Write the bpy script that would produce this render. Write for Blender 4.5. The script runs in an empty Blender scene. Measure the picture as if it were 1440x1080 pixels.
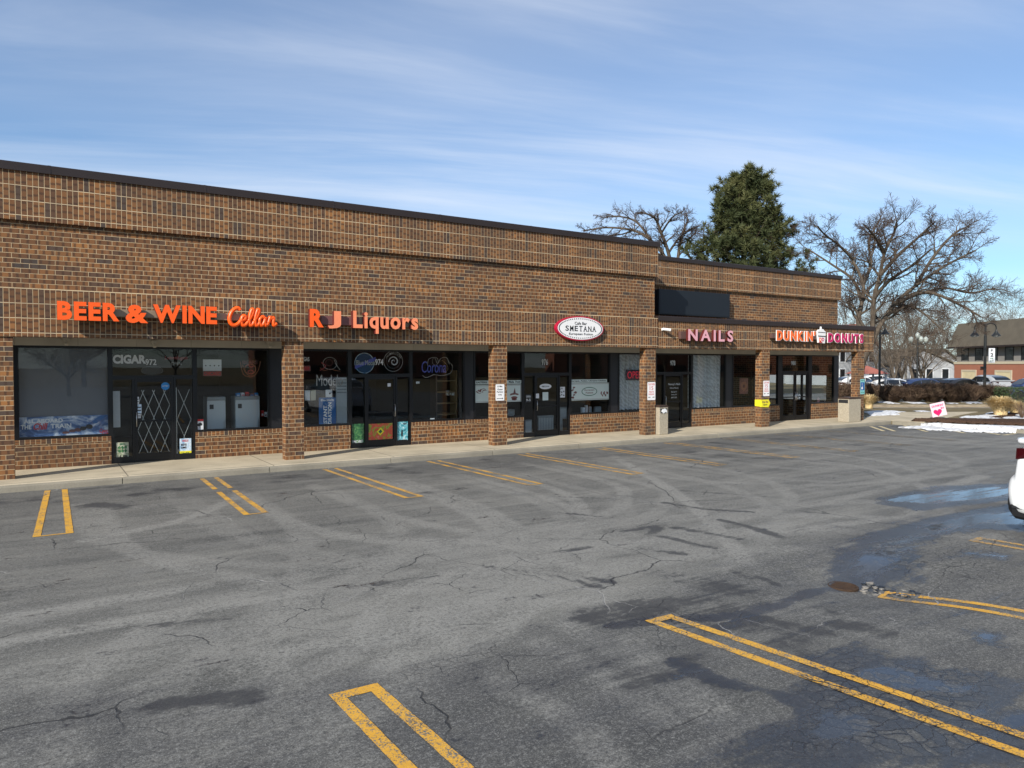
import bpy, bmesh, math, random
import numpy as np
from mathutils import Vector, Matrix
R=math.radians
S=bpy.context.scene
COL=S.collection
random.seed(7)
# ------------------------------------------------------------------ camera calibration
F_=1030.;CX=720.;CY=540.;HOR=514.;DC=18.23;HC=2.5;YAW=R(32.81);PIT=math.atan((CY-HOR)/F_)
def ray(x,y):
    X=(x-CX)/F_;Z=-(y-CY)/F_
    Y2=math.cos(PIT)+Z*math.sin(PIT);Z2=Z*math.cos(PIT)-math.sin(PIT)
    return X*math.cos(YAW)+Y2*math.sin(YAW),-X*math.sin(YAW)+Y2*math.cos(YAW),Z2
def gp(x,y,z=0.):
    a,b,c=ray(x,y);t=(z-HC)/c
    return (a*t,b*t-DC)
def wp(x,y,yy=1.65):
    a,b,c=ray(x,y);t=(yy+DC)/b
    return (a*t,HC+c*t)
def at(x,y,Y):
    a,b,c=ray(x,y);t=Y/(a*math.sin(YAW)+b*math.cos(YAW))
    return Vector((a*t,b*t-DC,HC+c*t))
cam=bpy.data.cameras.new('camera');co=bpy.data.objects.new('camera',cam);COL.objects.link(co)
co.location=(0,-DC,HC);co.rotation_euler=(R(90)-PIT,0,-YAW)
cam.sensor_width=36;cam.lens=F_/1440*36;cam.clip_end=3000;S.camera=co
# ------------------------------------------------------------------ node helpers
class N:
    def __init__(s,m,world=False):
        s.t=m.node_tree;s.t.nodes.clear()
    def n(s,typ,**k):
        nd=s.t.nodes.new(typ)
        ins=k.pop('i',{})
        for a,b in k.items(): setattr(nd,a,b)
        for a,b in ins.items(): s.set(nd,a,b)
        return nd
    def set(s,nd,a,b):
        so=nd.inputs[a]
        if isinstance(b,bpy.types.NodeSocket): s.t.links.new(b,so)
        elif isinstance(b,bpy.types.Node): s.t.links.new(b.outputs[0],so)
        else:
            if so.type=='RGBA' and len(b)==3: b=(*b,1)
            so.default_value=b
    def m(s,op,a,b=0.,c=0.,clamp=False):
        return s.n('ShaderNodeMath',operation=op,use_clamp=clamp,i={0:a,1:b,2:c}).outputs[0]
    def vm(s,op,a,b=(0,0,0)):
        return s.n('ShaderNodeVectorMath',operation=op,i={0:a,1:b}).outputs[0]
    def mix(s,f,a,b,blend='MIX'):
        nd=s.n('ShaderNodeMix',data_type='RGBA',blend_type=blend)
        s.set(nd,0,f);s.set(nd,6,a);s.set(nd,7,b);return nd.outputs[2]
    def ss(s,v,a,b):
        return s.n('ShaderNodeMapRange',interpolation_type='SMOOTHSTEP',i={0:v,1:a,2:b,3:0.,4:1.}).outputs[0]
    def noise(s,vec,scale,detail=2.,rough=.5,dist=0.,dim='3D'):
        nd=s.n('ShaderNodeTexNoise',noise_dimensions=dim,i={'Scale':scale,'Detail':detail,'Roughness':rough,'Distortion':dist})
        s.set(nd,'Vector',vec);return nd.outputs[0]
    def noisec(s,vec,scale,detail=2.):
        nd=s.n('ShaderNodeTexNoise',i={'Scale':scale,'Detail':detail});s.set(nd,'Vector',vec);return nd.outputs[1]
    def pos(s): return s.n('ShaderNodeNewGeometry').outputs[0]
    def obj(s): return s.n('ShaderNodeTexCoord').outputs[3]
    def ramp(s,f,st,interp='LINEAR'):
        nd=s.n('ShaderNodeValToRGB');cr=nd.color_ramp;cr.interpolation=interp
        while len(cr.elements)<len(st): cr.elements.new(.5)
        for e,(p,c) in zip(cr.elements,st): e.position=p;e.color=(*c,1)
        s.set(nd,0,f);return nd.outputs[0]
    def bump(s,h,st=.3,d=.01):
        return s.n('ShaderNodeBump',i={'Strength':st,'Distance':d,'Height':h}).outputs[0]
    def out(s,col,rough=.7,metal=0.,normal=None,spec=.5,emit=None,es=0.,trans=0.,coat=0.):
        p=s.n('ShaderNodeBsdfPrincipled',i={'Base Color':col,'Roughness':rough,'Metallic':metal,'Specular IOR Level':spec,'Coat Weight':coat})
        if normal is not None: s.set(p,'Normal',normal)
        if emit is not None: s.set(p,'Emission Color',emit);s.set(p,'Emission Strength',es)
        o=s.n('ShaderNodeOutputMaterial');s.t.links.new(p.outputs[0],o.inputs[0]);return p
def newmat(name):
    m=bpy.data.materials.new(name);m.use_nodes=True;return m,N(m)
def mat(name,col,rough=.6,metal=0.,var=.15,scale=6.,bump=0.,bscale=40.,emit=0.,spec=.5,coat=0.):
    m,n=newmat(name);p=n.obj()
    f=n.noise(p,scale,4)
    c=n.mix(f,tuple(max(0,x*(1-var)) for x in col),tuple(min(1,x*(1+var)) for x in col))
    nr=n.bump(n.noise(p,bscale,3),bump,.02) if bump else None
    n.out(c,rough,metal,nr,spec,emit=col if emit else None,es=emit,coat=coat)
    return m
def brick_mat(name,bw,bh,stag,z0=0.,mort=.0105,seed=0.,bright=1.,x0=0.):
    m,n=newmat(name)
    g=n.n('ShaderNodeNewGeometry');sp=n.n('ShaderNodeSeparateXYZ',i={0:g.outputs[0]})
    sn=n.n('ShaderNodeSeparateXYZ',i={0:g.outputs['True Normal']})
    ax=n.m('GREATER_THAN',n.m('ABSOLUTE',sn.outputs[0]),.6)
    u=n.m('ADD',n.m('MULTIPLY',sp.outputs[0],n.m('SUBTRACT',1.,ax)),n.m('MULTIPLY',sp.outputs[1],ax))
    u=n.m('SUBTRACT',u,x0)
    v=n.m('SUBTRACT',sp.outputs[2],z0)
    wob=n.noise(g.outputs[0],9.,2)
    u=n.m('ADD',u,n.m('MULTIPLY',n.m('SUBTRACT',wob,.5),.006))
    v=n.m('ADD',v,n.m('MULTIPLY',n.m('SUBTRACT',n.noise(g.outputs[0],5.,2),.5),.006))
    rv=n.m('DIVIDE',v,bh);row=n.m('FLOOR',rv);fv=n.m('FRACT',rv)
    ru=n.m('DIVIDE',u,bw)
    if stag: ru=n.m('ADD',ru,n.m('MULTIPLY',n.m('FLOORED_MODULO',row,2.),.5))
    cl=n.m('FLOOR',ru);fu=n.m('FRACT',ru)
    du=n.m('MULTIPLY',n.m('MINIMUM',fu,n.m('SUBTRACT',1.,fu)),bw)
    dv=n.m('MULTIPLY',n.m('MINIMUM',fv,n.m('SUBTRACT',1.,fv)),bh)
    d=n.m('MINIMUM',du,dv)
    mask=n.ss(d,mort*.35,mort*.65)
    cv=n.n('ShaderNodeCombineXYZ',i={0:cl,1:row,2:seed})
    wn=n.n('ShaderNodeTexWhiteNoise',noise_dimensions='3D',i={0:cv})
    # neighbouring bricks fall in patches, as on a real wall
    pn=n.noise(n.vm('MULTIPLY',cv,(.35,.45,1.)),1.,2)
    r=n.m('ADD',n.m('MULTIPLY',wn.outputs[0],.62),n.m('MULTIPLY',n.ss(pn,.3,.7),.38))
    b=bright
    c=n.ramp(r,[(0.,(.062*b,.048*b,.042*b)),(.17,(.085*b,.056*b,.042*b)),(.28,(.135*b,.061*b,.0275*b)),(.52,(.195*b,.086*b,.034*b)),(.78,(.262*b,.114*b,.04*b)),(1.,(.36*b,.155*b,.048*b))])
    # dark flashed bands across each brick
    long_=fu if bw>bh else fv
    ph=n.m('MULTIPLY',n.m('ADD',long_,n.m('MULTIPLY',wn.outputs[0],1.)),4*math.pi)
    band=n.ss(n.m('ADD',n.m('SINE',ph),n.m('MULTIPLY',n.noise(g.outputs[0],30.,2),1.2)),.75,1.6)
    c=n.mix(n.m('MULTIPLY',band,.72),c,(.055*b,.028*b,.018*b))
    gr=n.noise(g.outputs[0],110.,2)
    c=n.mix(n.m('MULTIPLY',n.ss(gr,.35,.75),.25),c,(.05,.035,.025))
    mo=n.mix(n.noise(g.outputs[0],1.2,4),(.3*b,.22*b,.125*b),(.58*b,.44*b,.27*b))
    if not stag: mo=n.mix(n.m('LESS_THAN',dv,du),mo,(.64*b,.51*b,.33*b))
    c=n.mix(mask,mo,c)
    # weather: broad dirt
    dirt=n.ss(n.noise(n.vm('MULTIPLY',g.outputs[0],(.5,.5,.9)),1.,5,.6),.4,.68)
    c=n.mix(n.m('MULTIPLY',dirt,.34),c,(.06,.042,.03))
    run=n.m('MULTIPLY',n.ss(n.noise(n.vm('MULTIPLY',g.outputs[0],(2.6,2.6,.22)),1.,4,.6),.54,.7),n.ss(n.noise(g.outputs[0],.3,2),.42,.6))
    c=n.mix(n.m('MULTIPLY',run,.3),c,(.035,.026,.02))
    salt=n.m('MULTIPLY',n.ss(n.noise(n.vm('MULTIPLY',g.outputs[0],(3.5,3.5,1.1)),1.3,5,.65),.6,.74),n.ss(n.noise(g.outputs[0],.23,2),.5,.66))
    c=n.mix(n.m('MULTIPLY',salt,.22),c,(.5,.44,.36))
    h=n.m('ADD',mask,n.m('MULTIPLY',gr,.35))
    n.out(c,.85,0.,n.bump(h,.5,.006),.3)
    return m
M={}
Z0=.15
M['brick']=brick_mat('running brick',.3048,.1016,True,Z0)
M['sold']=brick_mat('soldier brick',.1016,.3048,False,Z0+.06,.012,3.)
M['soldtop']=brick_mat('soldier brick upper',.1016,.3048,False,5.60,.012,5.,x0=.03)
M['rowlock']=brick_mat('rowlock brick',.1016,.14,False,.70,.012,8.)
M['coping']=mat('brown metal coping',(.034,.023,.02),.4,.3,.2,2.)
M['soffit']=mat('beige soffit',(.36,.34,.29),.7,0,.2,3.)
M['black']=mat('black anodised aluminium',(.012,.012,.013),.35,.4,.2)
M['blackp']=mat('black panel',(.012,.012,.014),.45,0,.3,1.5)
M['steel']=mat('brushed steel',(.45,.45,.45),.3,.9)
M['white']=mat('white enamel',(.75,.75,.74),.4,0,.05)
M['paper']=mat('white paper',(.62,.64,.66),.7,0,.06,12.)
M['inkblack']=mat('black ink',(.015,.015,.017),.6)
M['inkred']=mat('red ink',(.5,.02,.02),.6)
M['inkgreen']=mat('green ink',(.02,.12,.06),.6)
M['darkroom']=mat('dark shop interior',(.045,.042,.04),.8,0,.3,1.)
M['roof']=mat('grey roof membrane',(.2,.2,.2),.9,0,.3,1.)
M['navy']=mat('dark navy panel',(.005,.009,.014),.6,0,.25,.8)
M['orange']=mat('orange acrylic',(.93,.105,.006),.35,0,.06,3.)
M['salmon']=mat('sun-faded orange acrylic',(.92,.26,.12),.4,0,.16,2.)
M['pink']=mat('faded pink acrylic',(.72,.36,.4),.4,0,.15,2.)
M['magenta']=mat('magenta acrylic',(.5,.005,.1),.35,0,.08)
M['dorange']=mat('bright orange acrylic',(.85,.14,.015),.35,0,.1)
M['signwhite']=mat('white acrylic',(.8,.78,.76),.35,0,.05)
M['lretn']=mat('dark red letter return',(.1,.014,.012),.45,0,.2)
M['lblk']=mat('dark letter return',(.03,.018,.015),.45,0,.2)
M['racetan']=mat('tan raceway',(.24,.18,.12),.6,0,.3,2.)
M['racered']=mat('maroon raceway',(.16,.06,.055),.6,0,.35,3.)
M['racebr']=mat('brown raceway',(.1,.05,.04),.6,0,.3,3.)
M['rim']=mat('crimson rim',(.4,.006,.035),.4,0,.1)
M['concrete_ag']=None
def m_glass():
    m,n=newmat('window glass')
    lw=n.n('ShaderNodeLayerWeight',i={'Blend':.5}).outputs['Facing']
    fr=n.m('ADD',.028,n.m('MULTIPLY',n.m('POWER',lw,5.),.9))
    ps=n.pos();h=n.noise(ps,.9,1)
    nb=n.bump(h,.06,.02)
    tr=n.n('ShaderNodeBsdfTransparent',i={'Color':(.93,.95,.95)})
    gl=n.n('ShaderNodeBsdfGlossy',i={'Color':(1,1,1),'Roughness':.0,'Normal':nb})
    mx=n.n('ShaderNodeMixShader',i={0:fr})
    n.t.links.new(tr.outputs[0],mx.inputs[1]);n.t.links.new(gl.outputs[0],mx.inputs[2])
    o=n.n('ShaderNodeOutputMaterial');n.t.links.new(mx.outputs[0],o.inputs[0]);return m
M['glass']=m_glass()
def m_conc(name,base,joint):
    m,n=newmat(name);p=n.pos()
    a=n.noise(p,.9,5,.6);b=n.noise(p,45.,3)
    c=n.ramp(a,[(.25,tuple(x*.68 for x in base)),(.55,base),(.8,tuple(x*1.12 for x in base))])
    c=n.mix(n.m('MULTIPLY',n.ss(b,.4,.75),.3),c,tuple(x*.5 for x in base))
    st=n.ss(n.noise(n.vm('MULTIPLY',p,(.6,2.,1.)),1.6,4),.55,.75)
    c=n.mix(n.m('MULTIPLY',st,.35),c,(.16,.14,.11))
    sp=n.n('ShaderNodeSeparateXYZ',i={0:p})
    if joint:
        fx=n.m('FRACT',n.m('DIVIDE',n.m('SUBTRACT',sp.outputs[0],1.55),joint))
        dj=n.m('MULTIPLY',n.m('MINIMUM',fx,n.m('SUBTRACT',1.,fx)),joint)
        j=n.m('SUBTRACT',1.,n.ss(dj,.008,.016))
        fx2=n.m('FRACT',n.m('DIVIDE',n.m('SUBTRACT',sp.outputs[1],.35),50.))
        c=n.mix(n.m('MULTIPLY',j,.75),c,(.07,.06,.05))
    n.out(c,.9,0,n.bump(b,.25,.006),.25);return m
M['walk']=m_conc('sidewalk concrete',(.5,.43,.31),3.05)
M['curb']=m_conc('kerb concrete',(.25,.225,.175),0)
M['aggregate']=None
def m_agg():
    m,n=newmat('exposed aggregate');p=n.obj()
    v=n.n('ShaderNodeTexVoronoi',i={'Scale':70.,'Vector':p})
    c=n.mix(n.n('ShaderNodeSeparateColor',i={0:v.outputs[1]}).outputs[0],(.3,.26,.18),(.62,.55,.42))
    c=n.mix(n.ss(v.outputs[0],.25,.6),c,(.3,.26,.2))
    n.out(c,.9,0,n.bump(v.outputs[0],.5,.008),.2);return m
M['aggregate']=m_agg()
# ------------------------------------------------------------------ mesh builder
class MB:
    def __init__(s): s.v=[];s.f=[];s.mi=[];s.mats=[]
    def mid(s,m):
        m=M[m] if isinstance(m,str) else m
        if m not in s.mats: s.mats.append(m)
        return s.mats.index(m)
    def add(s,vs,fs,m):
        k=len(s.v);i=s.mid(m)
        s.v+= [tuple(q) for q in vs]
        for f in fs: s.f.append(tuple(k+j for j in f));s.mi.append(i)
        return s
    def box(s,x0,x1,y0,y1,z0,z1,m):
        vs=[(x,y,z) for z in (z0,z1) for y in (y0,y1) for x in (x0,x1)]
        return s.add(vs,[(0,2,3,1),(4,5,7,6),(0,1,5,4),(2,6,7,3),(0,4,6,2),(1,3,7,5)],m)
    def poly(s,pts,m): return s.add(pts,[tuple(range(len(pts)))],m)
    def prism(s,pts,axis,a,b,m,mside=None):
        """extrude a 2D outline along axis ('x','y','z') from a to b"""
        n=len(pts)
        def P(p,t):
            return {'x':(t,p[0],p[1]),'y':(p[0],t,p[1]),'z':(p[0],p[1],t)}[axis]
        vs=[P(p,a) for p in pts]+[P(p,b) for p in pts]
        s.add(vs,[tuple(range(n)),tuple(range(2*n-1,n-1,-1))],m)
        k=len(s.v)-2*n;i=s.mid(mside or m)
        for j in range(n):
            q=(j+1)%n
            s.f.append((k+j,k+n+j,k+n+q,k+q));s.mi.append(i)
        return s
    def tube(s,pts,rad,m,sides=6,cap=True):
        pts=[Vector(p) for p in pts];n=len(pts)
        if not hasattr(rad,'__len__'): rad=[rad]*n
        base=len(s.v);i=s.mid(m);prev=None
        for k in range(n):
            d=(pts[min(k+1,n-1)]-pts[max(k-1,0)])
            d=d.normalized() if d.length>1e-9 else Vector((0,0,1))
            if prev is None:
                a=d.orthogonal().normalized()
            else:
                a=prev-d*prev.dot(d)
                a=a.normalized() if a.length>1e-6 else d.orthogonal().normalized()
            prev=a;b=d.cross(a)
            for j in range(sides):
                t=2*math.pi*j/sides
                s.v.append(tuple(pts[k]+(a*math.cos(t)+b*math.sin(t))*rad[k]))
        for k in range(n-1):
            for j in range(sides):
                q=(j+1)%sides;o=base+k*sides
                s.f.append((o+j,o+q,o+sides+q,o+sides+j));s.mi.append(i)
        if cap:
            s.f.append(tuple(base+j for j in range(sides-1,-1,-1)));s.mi.append(i)
            s.f.append(tuple(base+(n-1)*sides+j for j in range(sides)));s.mi.append(i)
        return s
    def lathe(s,prof,m,c=(0,0),sides=20):
        """profile [(r,z)] about the vertical axis through c"""
        base=len(s.v);i=s.mid(m)
        for r,z in prof:
            for j in range(sides):
                t=2*math.pi*j/sides;s.v.append((c[0]+r*math.cos(t),c[1]+r*math.sin(t),z))
        for k in range(len(prof)-1):
            for j in range(sides):
                q=(j+1)%sides;o=base+k*sides
                s.f.append((o+j,o+q,o+sides+q,o+sides+j));s.mi.append(i)
        s.f.append(tuple(base+j for j in range(sides-1,-1,-1)));s.mi.append(i)
        o=base+(len(prof)-1)*sides
        s.f.append(tuple(o+j for j in range(sides)));s.mi.append(i)
        return s
    def build(s,name,parent=None,loc=None,smooth=False,bevel=0.,rz=0.):
        me=bpy.data.meshes.new(name);me.from_pydata(s.v,[],s.f)
        for m in s.mats: me.materials.append(m)
        if s.mi: me.polygons.foreach_set('material_index',s.mi)
        if smooth: me.polygons.foreach_set('use_smooth',[True]*len(me.polygons))
        me.update()
        o=bpy.data.objects.new(name,me);COL.objects.link(o)
        if parent:
            o.parent=parent
            if parent.name in WO: o.location=-parent.location
        if loc: o.location=loc
        if rz: o.rotation_euler=(0,0,rz)
        if bevel:
            b=o.modifiers.new('bevel','BEVEL');b.width=bevel;b.segments=2;b.limit_method='ANGLE'
        return o
WO=set()   # things whose parts are written in world coordinates
def wempty(name,loc,label,cat,group=None):
    o=empty(name,loc,label,cat,group);WO.add(o.name);return o
def tag(o,label=None,cat=None,group=None,kind=None):
    if label: o['label']=label
    if cat: o['category']=cat
    if group: o['group']=group
    if kind: o['kind']=kind
    return o
def empty(name,loc,label,cat,group=None,rz=0.):
    o=bpy.data.objects.new(name,None);COL.objects.link(o);o.location=loc;o.rotation_euler=(0,0,rz);o.empty_display_size=.2
    return tag(o,label,cat,group)
def copy_tree(o,parent=None):
    c=o.copy();COL.objects.link(c)
    if parent: c.parent=parent
    for ch in list(o.children): copy_tree(ch,c)
    return c
# ------------------------------------------------------------------ lettering
_tc={}
def glyph(body,offset=0.,res=3,shear=0.):
    key=(body,offset,res,shear)
    if key not in _tc:
        cu=bpy.data.curves.new('glyph','FONT');cu.body=body;cu.size=1.;cu.offset=offset;cu.resolution_u=res;cu.shear=shear
        cu.fill_mode='FRONT' if hasattr(cu,'fill_mode') else cu.fill_mode
        cu.extrude=.5
        o=bpy.data.objects.new('glyph',cu);COL.objects.link(o)
        dg=bpy.context.evaluated_depsgraph_get()
        me=bpy.data.meshes.new_from_object(o.evaluated_get(dg))
        vs=[tuple(v.co) for v in me.vertices];fs=[tuple(p.vertices) for p in me.polygons]
        bpy.data.objects.remove(o);bpy.data.curves.remove(cu);bpy.data.meshes.remove(me)
        _tc[key]=(vs,fs)
    return _tc[key]
def put_glyph(mb,body,x0,x1,z0,z1,y0,y1,mf,ms,offset=0.,shear=0.,fit=True):
    """one glyph run scaled into the box; y0 is the front face (towards -y)"""
    vs,fs=glyph(body,offset,3,shear)
    if not vs: return
    xs=[v[0] for v in vs];ys=[v[1] for v in vs]
    a,b=min(xs),max(xs);c,d=min(ys),max(ys)
    fa=mb.mid(mf);si=mb.mid(ms);k=len(mb.v)
    for x,y,z in vs:
        mb.v.append((x0+(x-a)/(b-a)*(x1-x0),(y0 if z>0 else y1),z0+(y-c)/(d-c)*(z1-z0)))
    for f in fs:
        zz={vs[j][2]>0 for j in f}
        if zz=={False} and y0!=y1 : pass
        mb.f.append(tuple(k+j for j in f));mb.mi.append(fa if zz=={True} else si)
def flat_text(mb,body,x0,x1,z0,z1,y,m,offset=0.,shear=0.,th=.003):
    put_glyph(mb,body,x0,x1,z0,z1,y-th,y,m,m,offset,shear)
_capw={}
def word(parent,text,x0,x1,z0,z1,yf,yb,mf,ms,offset=.03,gap=.07,desc='',outline=None,mats=None,shear=0.):
    """channel letters: every letter a part of its own, laid out to fill x0..x1; capitals span z0..z1"""
    cap=glyph('H',offset)[0];c0=min(v[1] for v in cap);c1=max(v[1] for v in cap);ch=c1-c0
    ws=[];tot=0
    for c in text:
        if c==' ': ws.append(.3);tot+=.3;continue
        vs=glyph(c,offset)[0];w=max(v[0] for v in vs)-min(v[0] for v in vs);ws.append(w);tot+=w
    ng=sum(1 for a,b in zip(text,text[1:]) if a!=' ' and b!=' ')
    sc=(x1-x0)/(tot+ng*gap);x=x0;k=(z1-z0)/ch
    for i,c in enumerate(text):
        if c!=' ':
            vs=glyph(c,offset)[0];a=min(v[1] for v in vs);b=max(v[1] for v in vs)
            if c=='J': a,b=c0,c1
            mb=MB()
            q0,q1=z0+(a-c0)*k,z0+(b-c0)*k
            put_glyph(mb,c,x,x+ws[i]*sc,q0,q1,yf,yb,(mats[i] if mats else mf),ms,offset,shear)
            o=mb.build('letter',parent)
            if outline:
                om=MB();e=outline[0]
                put_glyph(om,c,x-e,x+ws[i]*sc+e,q0-e,q1+e,yf+.008,yb+.012,outline[1],outline[1],offset+.008)
                om.build('letter_border',o)
        x+=ws[i]*sc
        if i+1<len(text) and c!=' ' and text[i+1]!=' ': x+=gap*sc
# ------------------------------------------------------------------ light, sky
SUN=Vector((2.,1.,-1.25)).normalized()
sl=bpy.data.lights.new('sun','SUN');sl.energy=5.;sl.angle=R(.55);sl.color=(1.,.94,.85)
so=bpy.data.objects.new('sun',sl);COL.objects.link(so);so.rotation_euler=SUN.to_track_quat('-Z','Y').to_euler();so.location=(-20,-40,40)
W=bpy.data.worlds.new('World');S.world=W;W.use_nodes=True
n=N(W)
sky=n.n('ShaderNodeTexSky',sky_type='NISHITA',sun_disc=False,sun_elevation=math.asin(-SUN.z),sun_rotation=math.atan2(-SUN.x,-SUN.y)%(2*math.pi),air_density=1.,dust_density=.6,ozone_density=1.6,altitude=200.)
g=n.n('ShaderNodeTexCoord').outputs[0]
# into camera-yaw aligned axes so that the cirrus streaks run across
rot=n.n('ShaderNodeVectorRotate',rotation_type='Z_AXIS',i={'Vector':g,'Angle':YAW-R(14)}).outputs[0]
sp=n.n('ShaderNodeSeparateXYZ',i={0:rot})
zz=n.m('ADD',n.m('MAXIMUM',sp.outputs[2],0.),.1)
px=n.m('DIVIDE',sp.outputs[0],zz);py=n.m('DIVIDE',sp.outputs[1],zz)
cv=n.n('ShaderNodeCombineXYZ',i={0:px,1:py,2:0.}).outputs[0]
wv=n.noisec(n.vm('MULTIPLY',cv,(.25,.5,1)),1.,3)
cv2=n.vm('ADD',cv,n.vm('MULTIPLY',n.vm('SUBTRACT',wv,(.5,.5,.5)),(1.2,1.0,0)))
c1=n.noise(n.vm('MULTIPLY',cv2,(.22,1.25,1)),1.,7,.6)
c2=n.noise(n.vm('MULTIPLY',cv2,(.12,.4,1)),1.3,4,.55)
veil=n.noise(n.vm('MULTIPLY',cv,(.35,.6,1)),.7,3,.5)
streak=n.m('MULTIPLY',n.ss(c1,.4,.7),n.ss(c2,.32,.6))
low=n.m('SUBTRACT',1.,n.ss(sp.outputs[2],.02,.26))
lowc=n.m('MULTIPLY',low,n.ss(n.noise(n.vm('MULTIPLY',cv2,(.35,.5,1)),1.,6,.55),.3,.62))
mask=n.m('ADD',n.m('ADD',n.m('MULTIPLY',streak,.44),n.m('ADD',.06,n.m('MULTIPLY',n.ss(veil,.3,.75),.26))),n.m('MULTIPLY',lowc,.16),clamp=True)
# an old contrail, far off to the left
d1=Vector(ray(-40,130)).normalized();d2=Vector(ray(275,252)).normalized();nn=d1.cross(d2).normalized();dm=(d1+d2).normalized();tt_=nn.cross(dm)
dt=lambda v:n.n('ShaderNodeVectorMath',operation='DOT_PRODUCT',i={0:g,1:tuple(v)}).outputs['Value']
wig=n.m('MULTIPLY',n.m('SUBTRACT',n.noise(g,14.,3),.5),.012)
ct=n.m('SUBTRACT',1.,n.ss(n.m('ABSOLUTE',n.m('ADD',dt(nn),wig)),.0005,.0035))
ct=n.m('MULTIPLY',ct,n.m('MULTIPLY',n.ss(dt(dm),.9,.97),n.m('SUBTRACT',1.,n.ss(n.m('ABSOLUTE',dt(tt_)),.09,.16))))
ct=n.m('MULTIPLY',ct,n.m('MULTIPLY',n.ss(n.noise(g,30.,3),.3,.6),.13))
mask=n.m('MAXIMUM',mask,ct)
skc=n.mix(1.,sky.outputs[0],(.72,.96,1.17),'MULTIPLY')
colr=n.mix(mask,skc,(7.0,7.4,8.1))
bg=n.n('ShaderNodeBackground',i={'Color':colr,'Strength':.108})
wo=n.n('ShaderNodeOutputWorld');n.t.links.new(bg.outputs[0],wo.inputs[0])
S.view_settings.view_transform='Standard';S.view_settings.look='None';S.view_settings.exposure=.28;S.view_settings.gamma=1.
S.view_settings.use_curve_mapping=False
S.render.engine='CYCLES'
try:
    S.cycles.use_denoising=True;S.cycles.max_bounces=8;S.cycles.transparent_max_bounces=16
except Exception: pass
# ================================================================== GROUND
CR=(math.cos(YAW),-math.sin(YAW));CF=(math.sin(YAW),math.cos(YAW))
def vw(lat,Y): return (lat*CR[0]+Y*CF[0],-DC+lat*CR[1]+Y*CF[1])
DIP=(8.02,-13.42)
def gz(x,y):
    return -.13*np.exp(-((x-DIP[0])**2+(y-DIP[1])**2)/(2*.6**2))
def poly_sd(x,y,pts):
    """signed distance to a polygon, positive inside"""
    ins=np.zeros(x.shape,bool);d=np.full(x.shape,1e9);n=len(pts)
    for i in range(n):
        (ax,ay),(bx,by)=pts[i],pts[(i+1)%n]
        c=((ay>y)!=(by>y))&(x<(bx-ax)*(y-ay)/((by-ay) if by!=ay else 1e-9)+ax)
        ins^=c
        d=np.minimum(d,seg_d(x,y,(ax,ay),(bx,by)))
    return np.where(ins,d,-d)
def seg_d(x,y,a,b):
    vx,vy=b[0]-a[0],b[1]-a[1];L=vx*vx+vy*vy+1e-12
    t=np.clip(((x-a[0])*vx+(y-a[1])*vy)/L,0,1)
    return np.hypot(x-a[0]-t*vx,y-a[1]-t*vy)
def line_d(x,y,pts):
    d=np.full(x.shape,1e9)
    for a,b in zip(pts,pts[1:]): d=np.minimum(d,seg_d(x,y,a,b))
    return d
def sst(v,a,b):
    t=np.clip((v-a)/(b-a),0,1);return t*t*(3-2*t)
G_=lambda pts:[gp(*p) for p in pts]
def spl2(p,k=6):
    out=[];m_=len(p)
    for i in range(m_-1):
        a,b,c,d=[np.array(p[max(0,min(m_-1,i+j))],float) for j in (-1,0,1,2)]
        for t in np.linspace(0,1,k,endpoint=False): out.append(tuple(.5*((2*b)+(c-a)*t+(2*a-5*b+4*c-d)*t*t+(3*b-a-3*c+d)*t**3)))
    return out+[tuple(p[-1])]
DAMP=[([(-200,985),(0,965),(150,960),(300,945),(430,935),(560,935),(700,890),(850,850),(1000,850),(1150,860),(1300,850),(1440,880),(1700,1000),(1700,1300),(-300,1300)],.66,.55),([(880,830),(1150,745),(1440,690),(1600,690),(1600,930),(1200,900),(1000,870)],.6,.5)]
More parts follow.
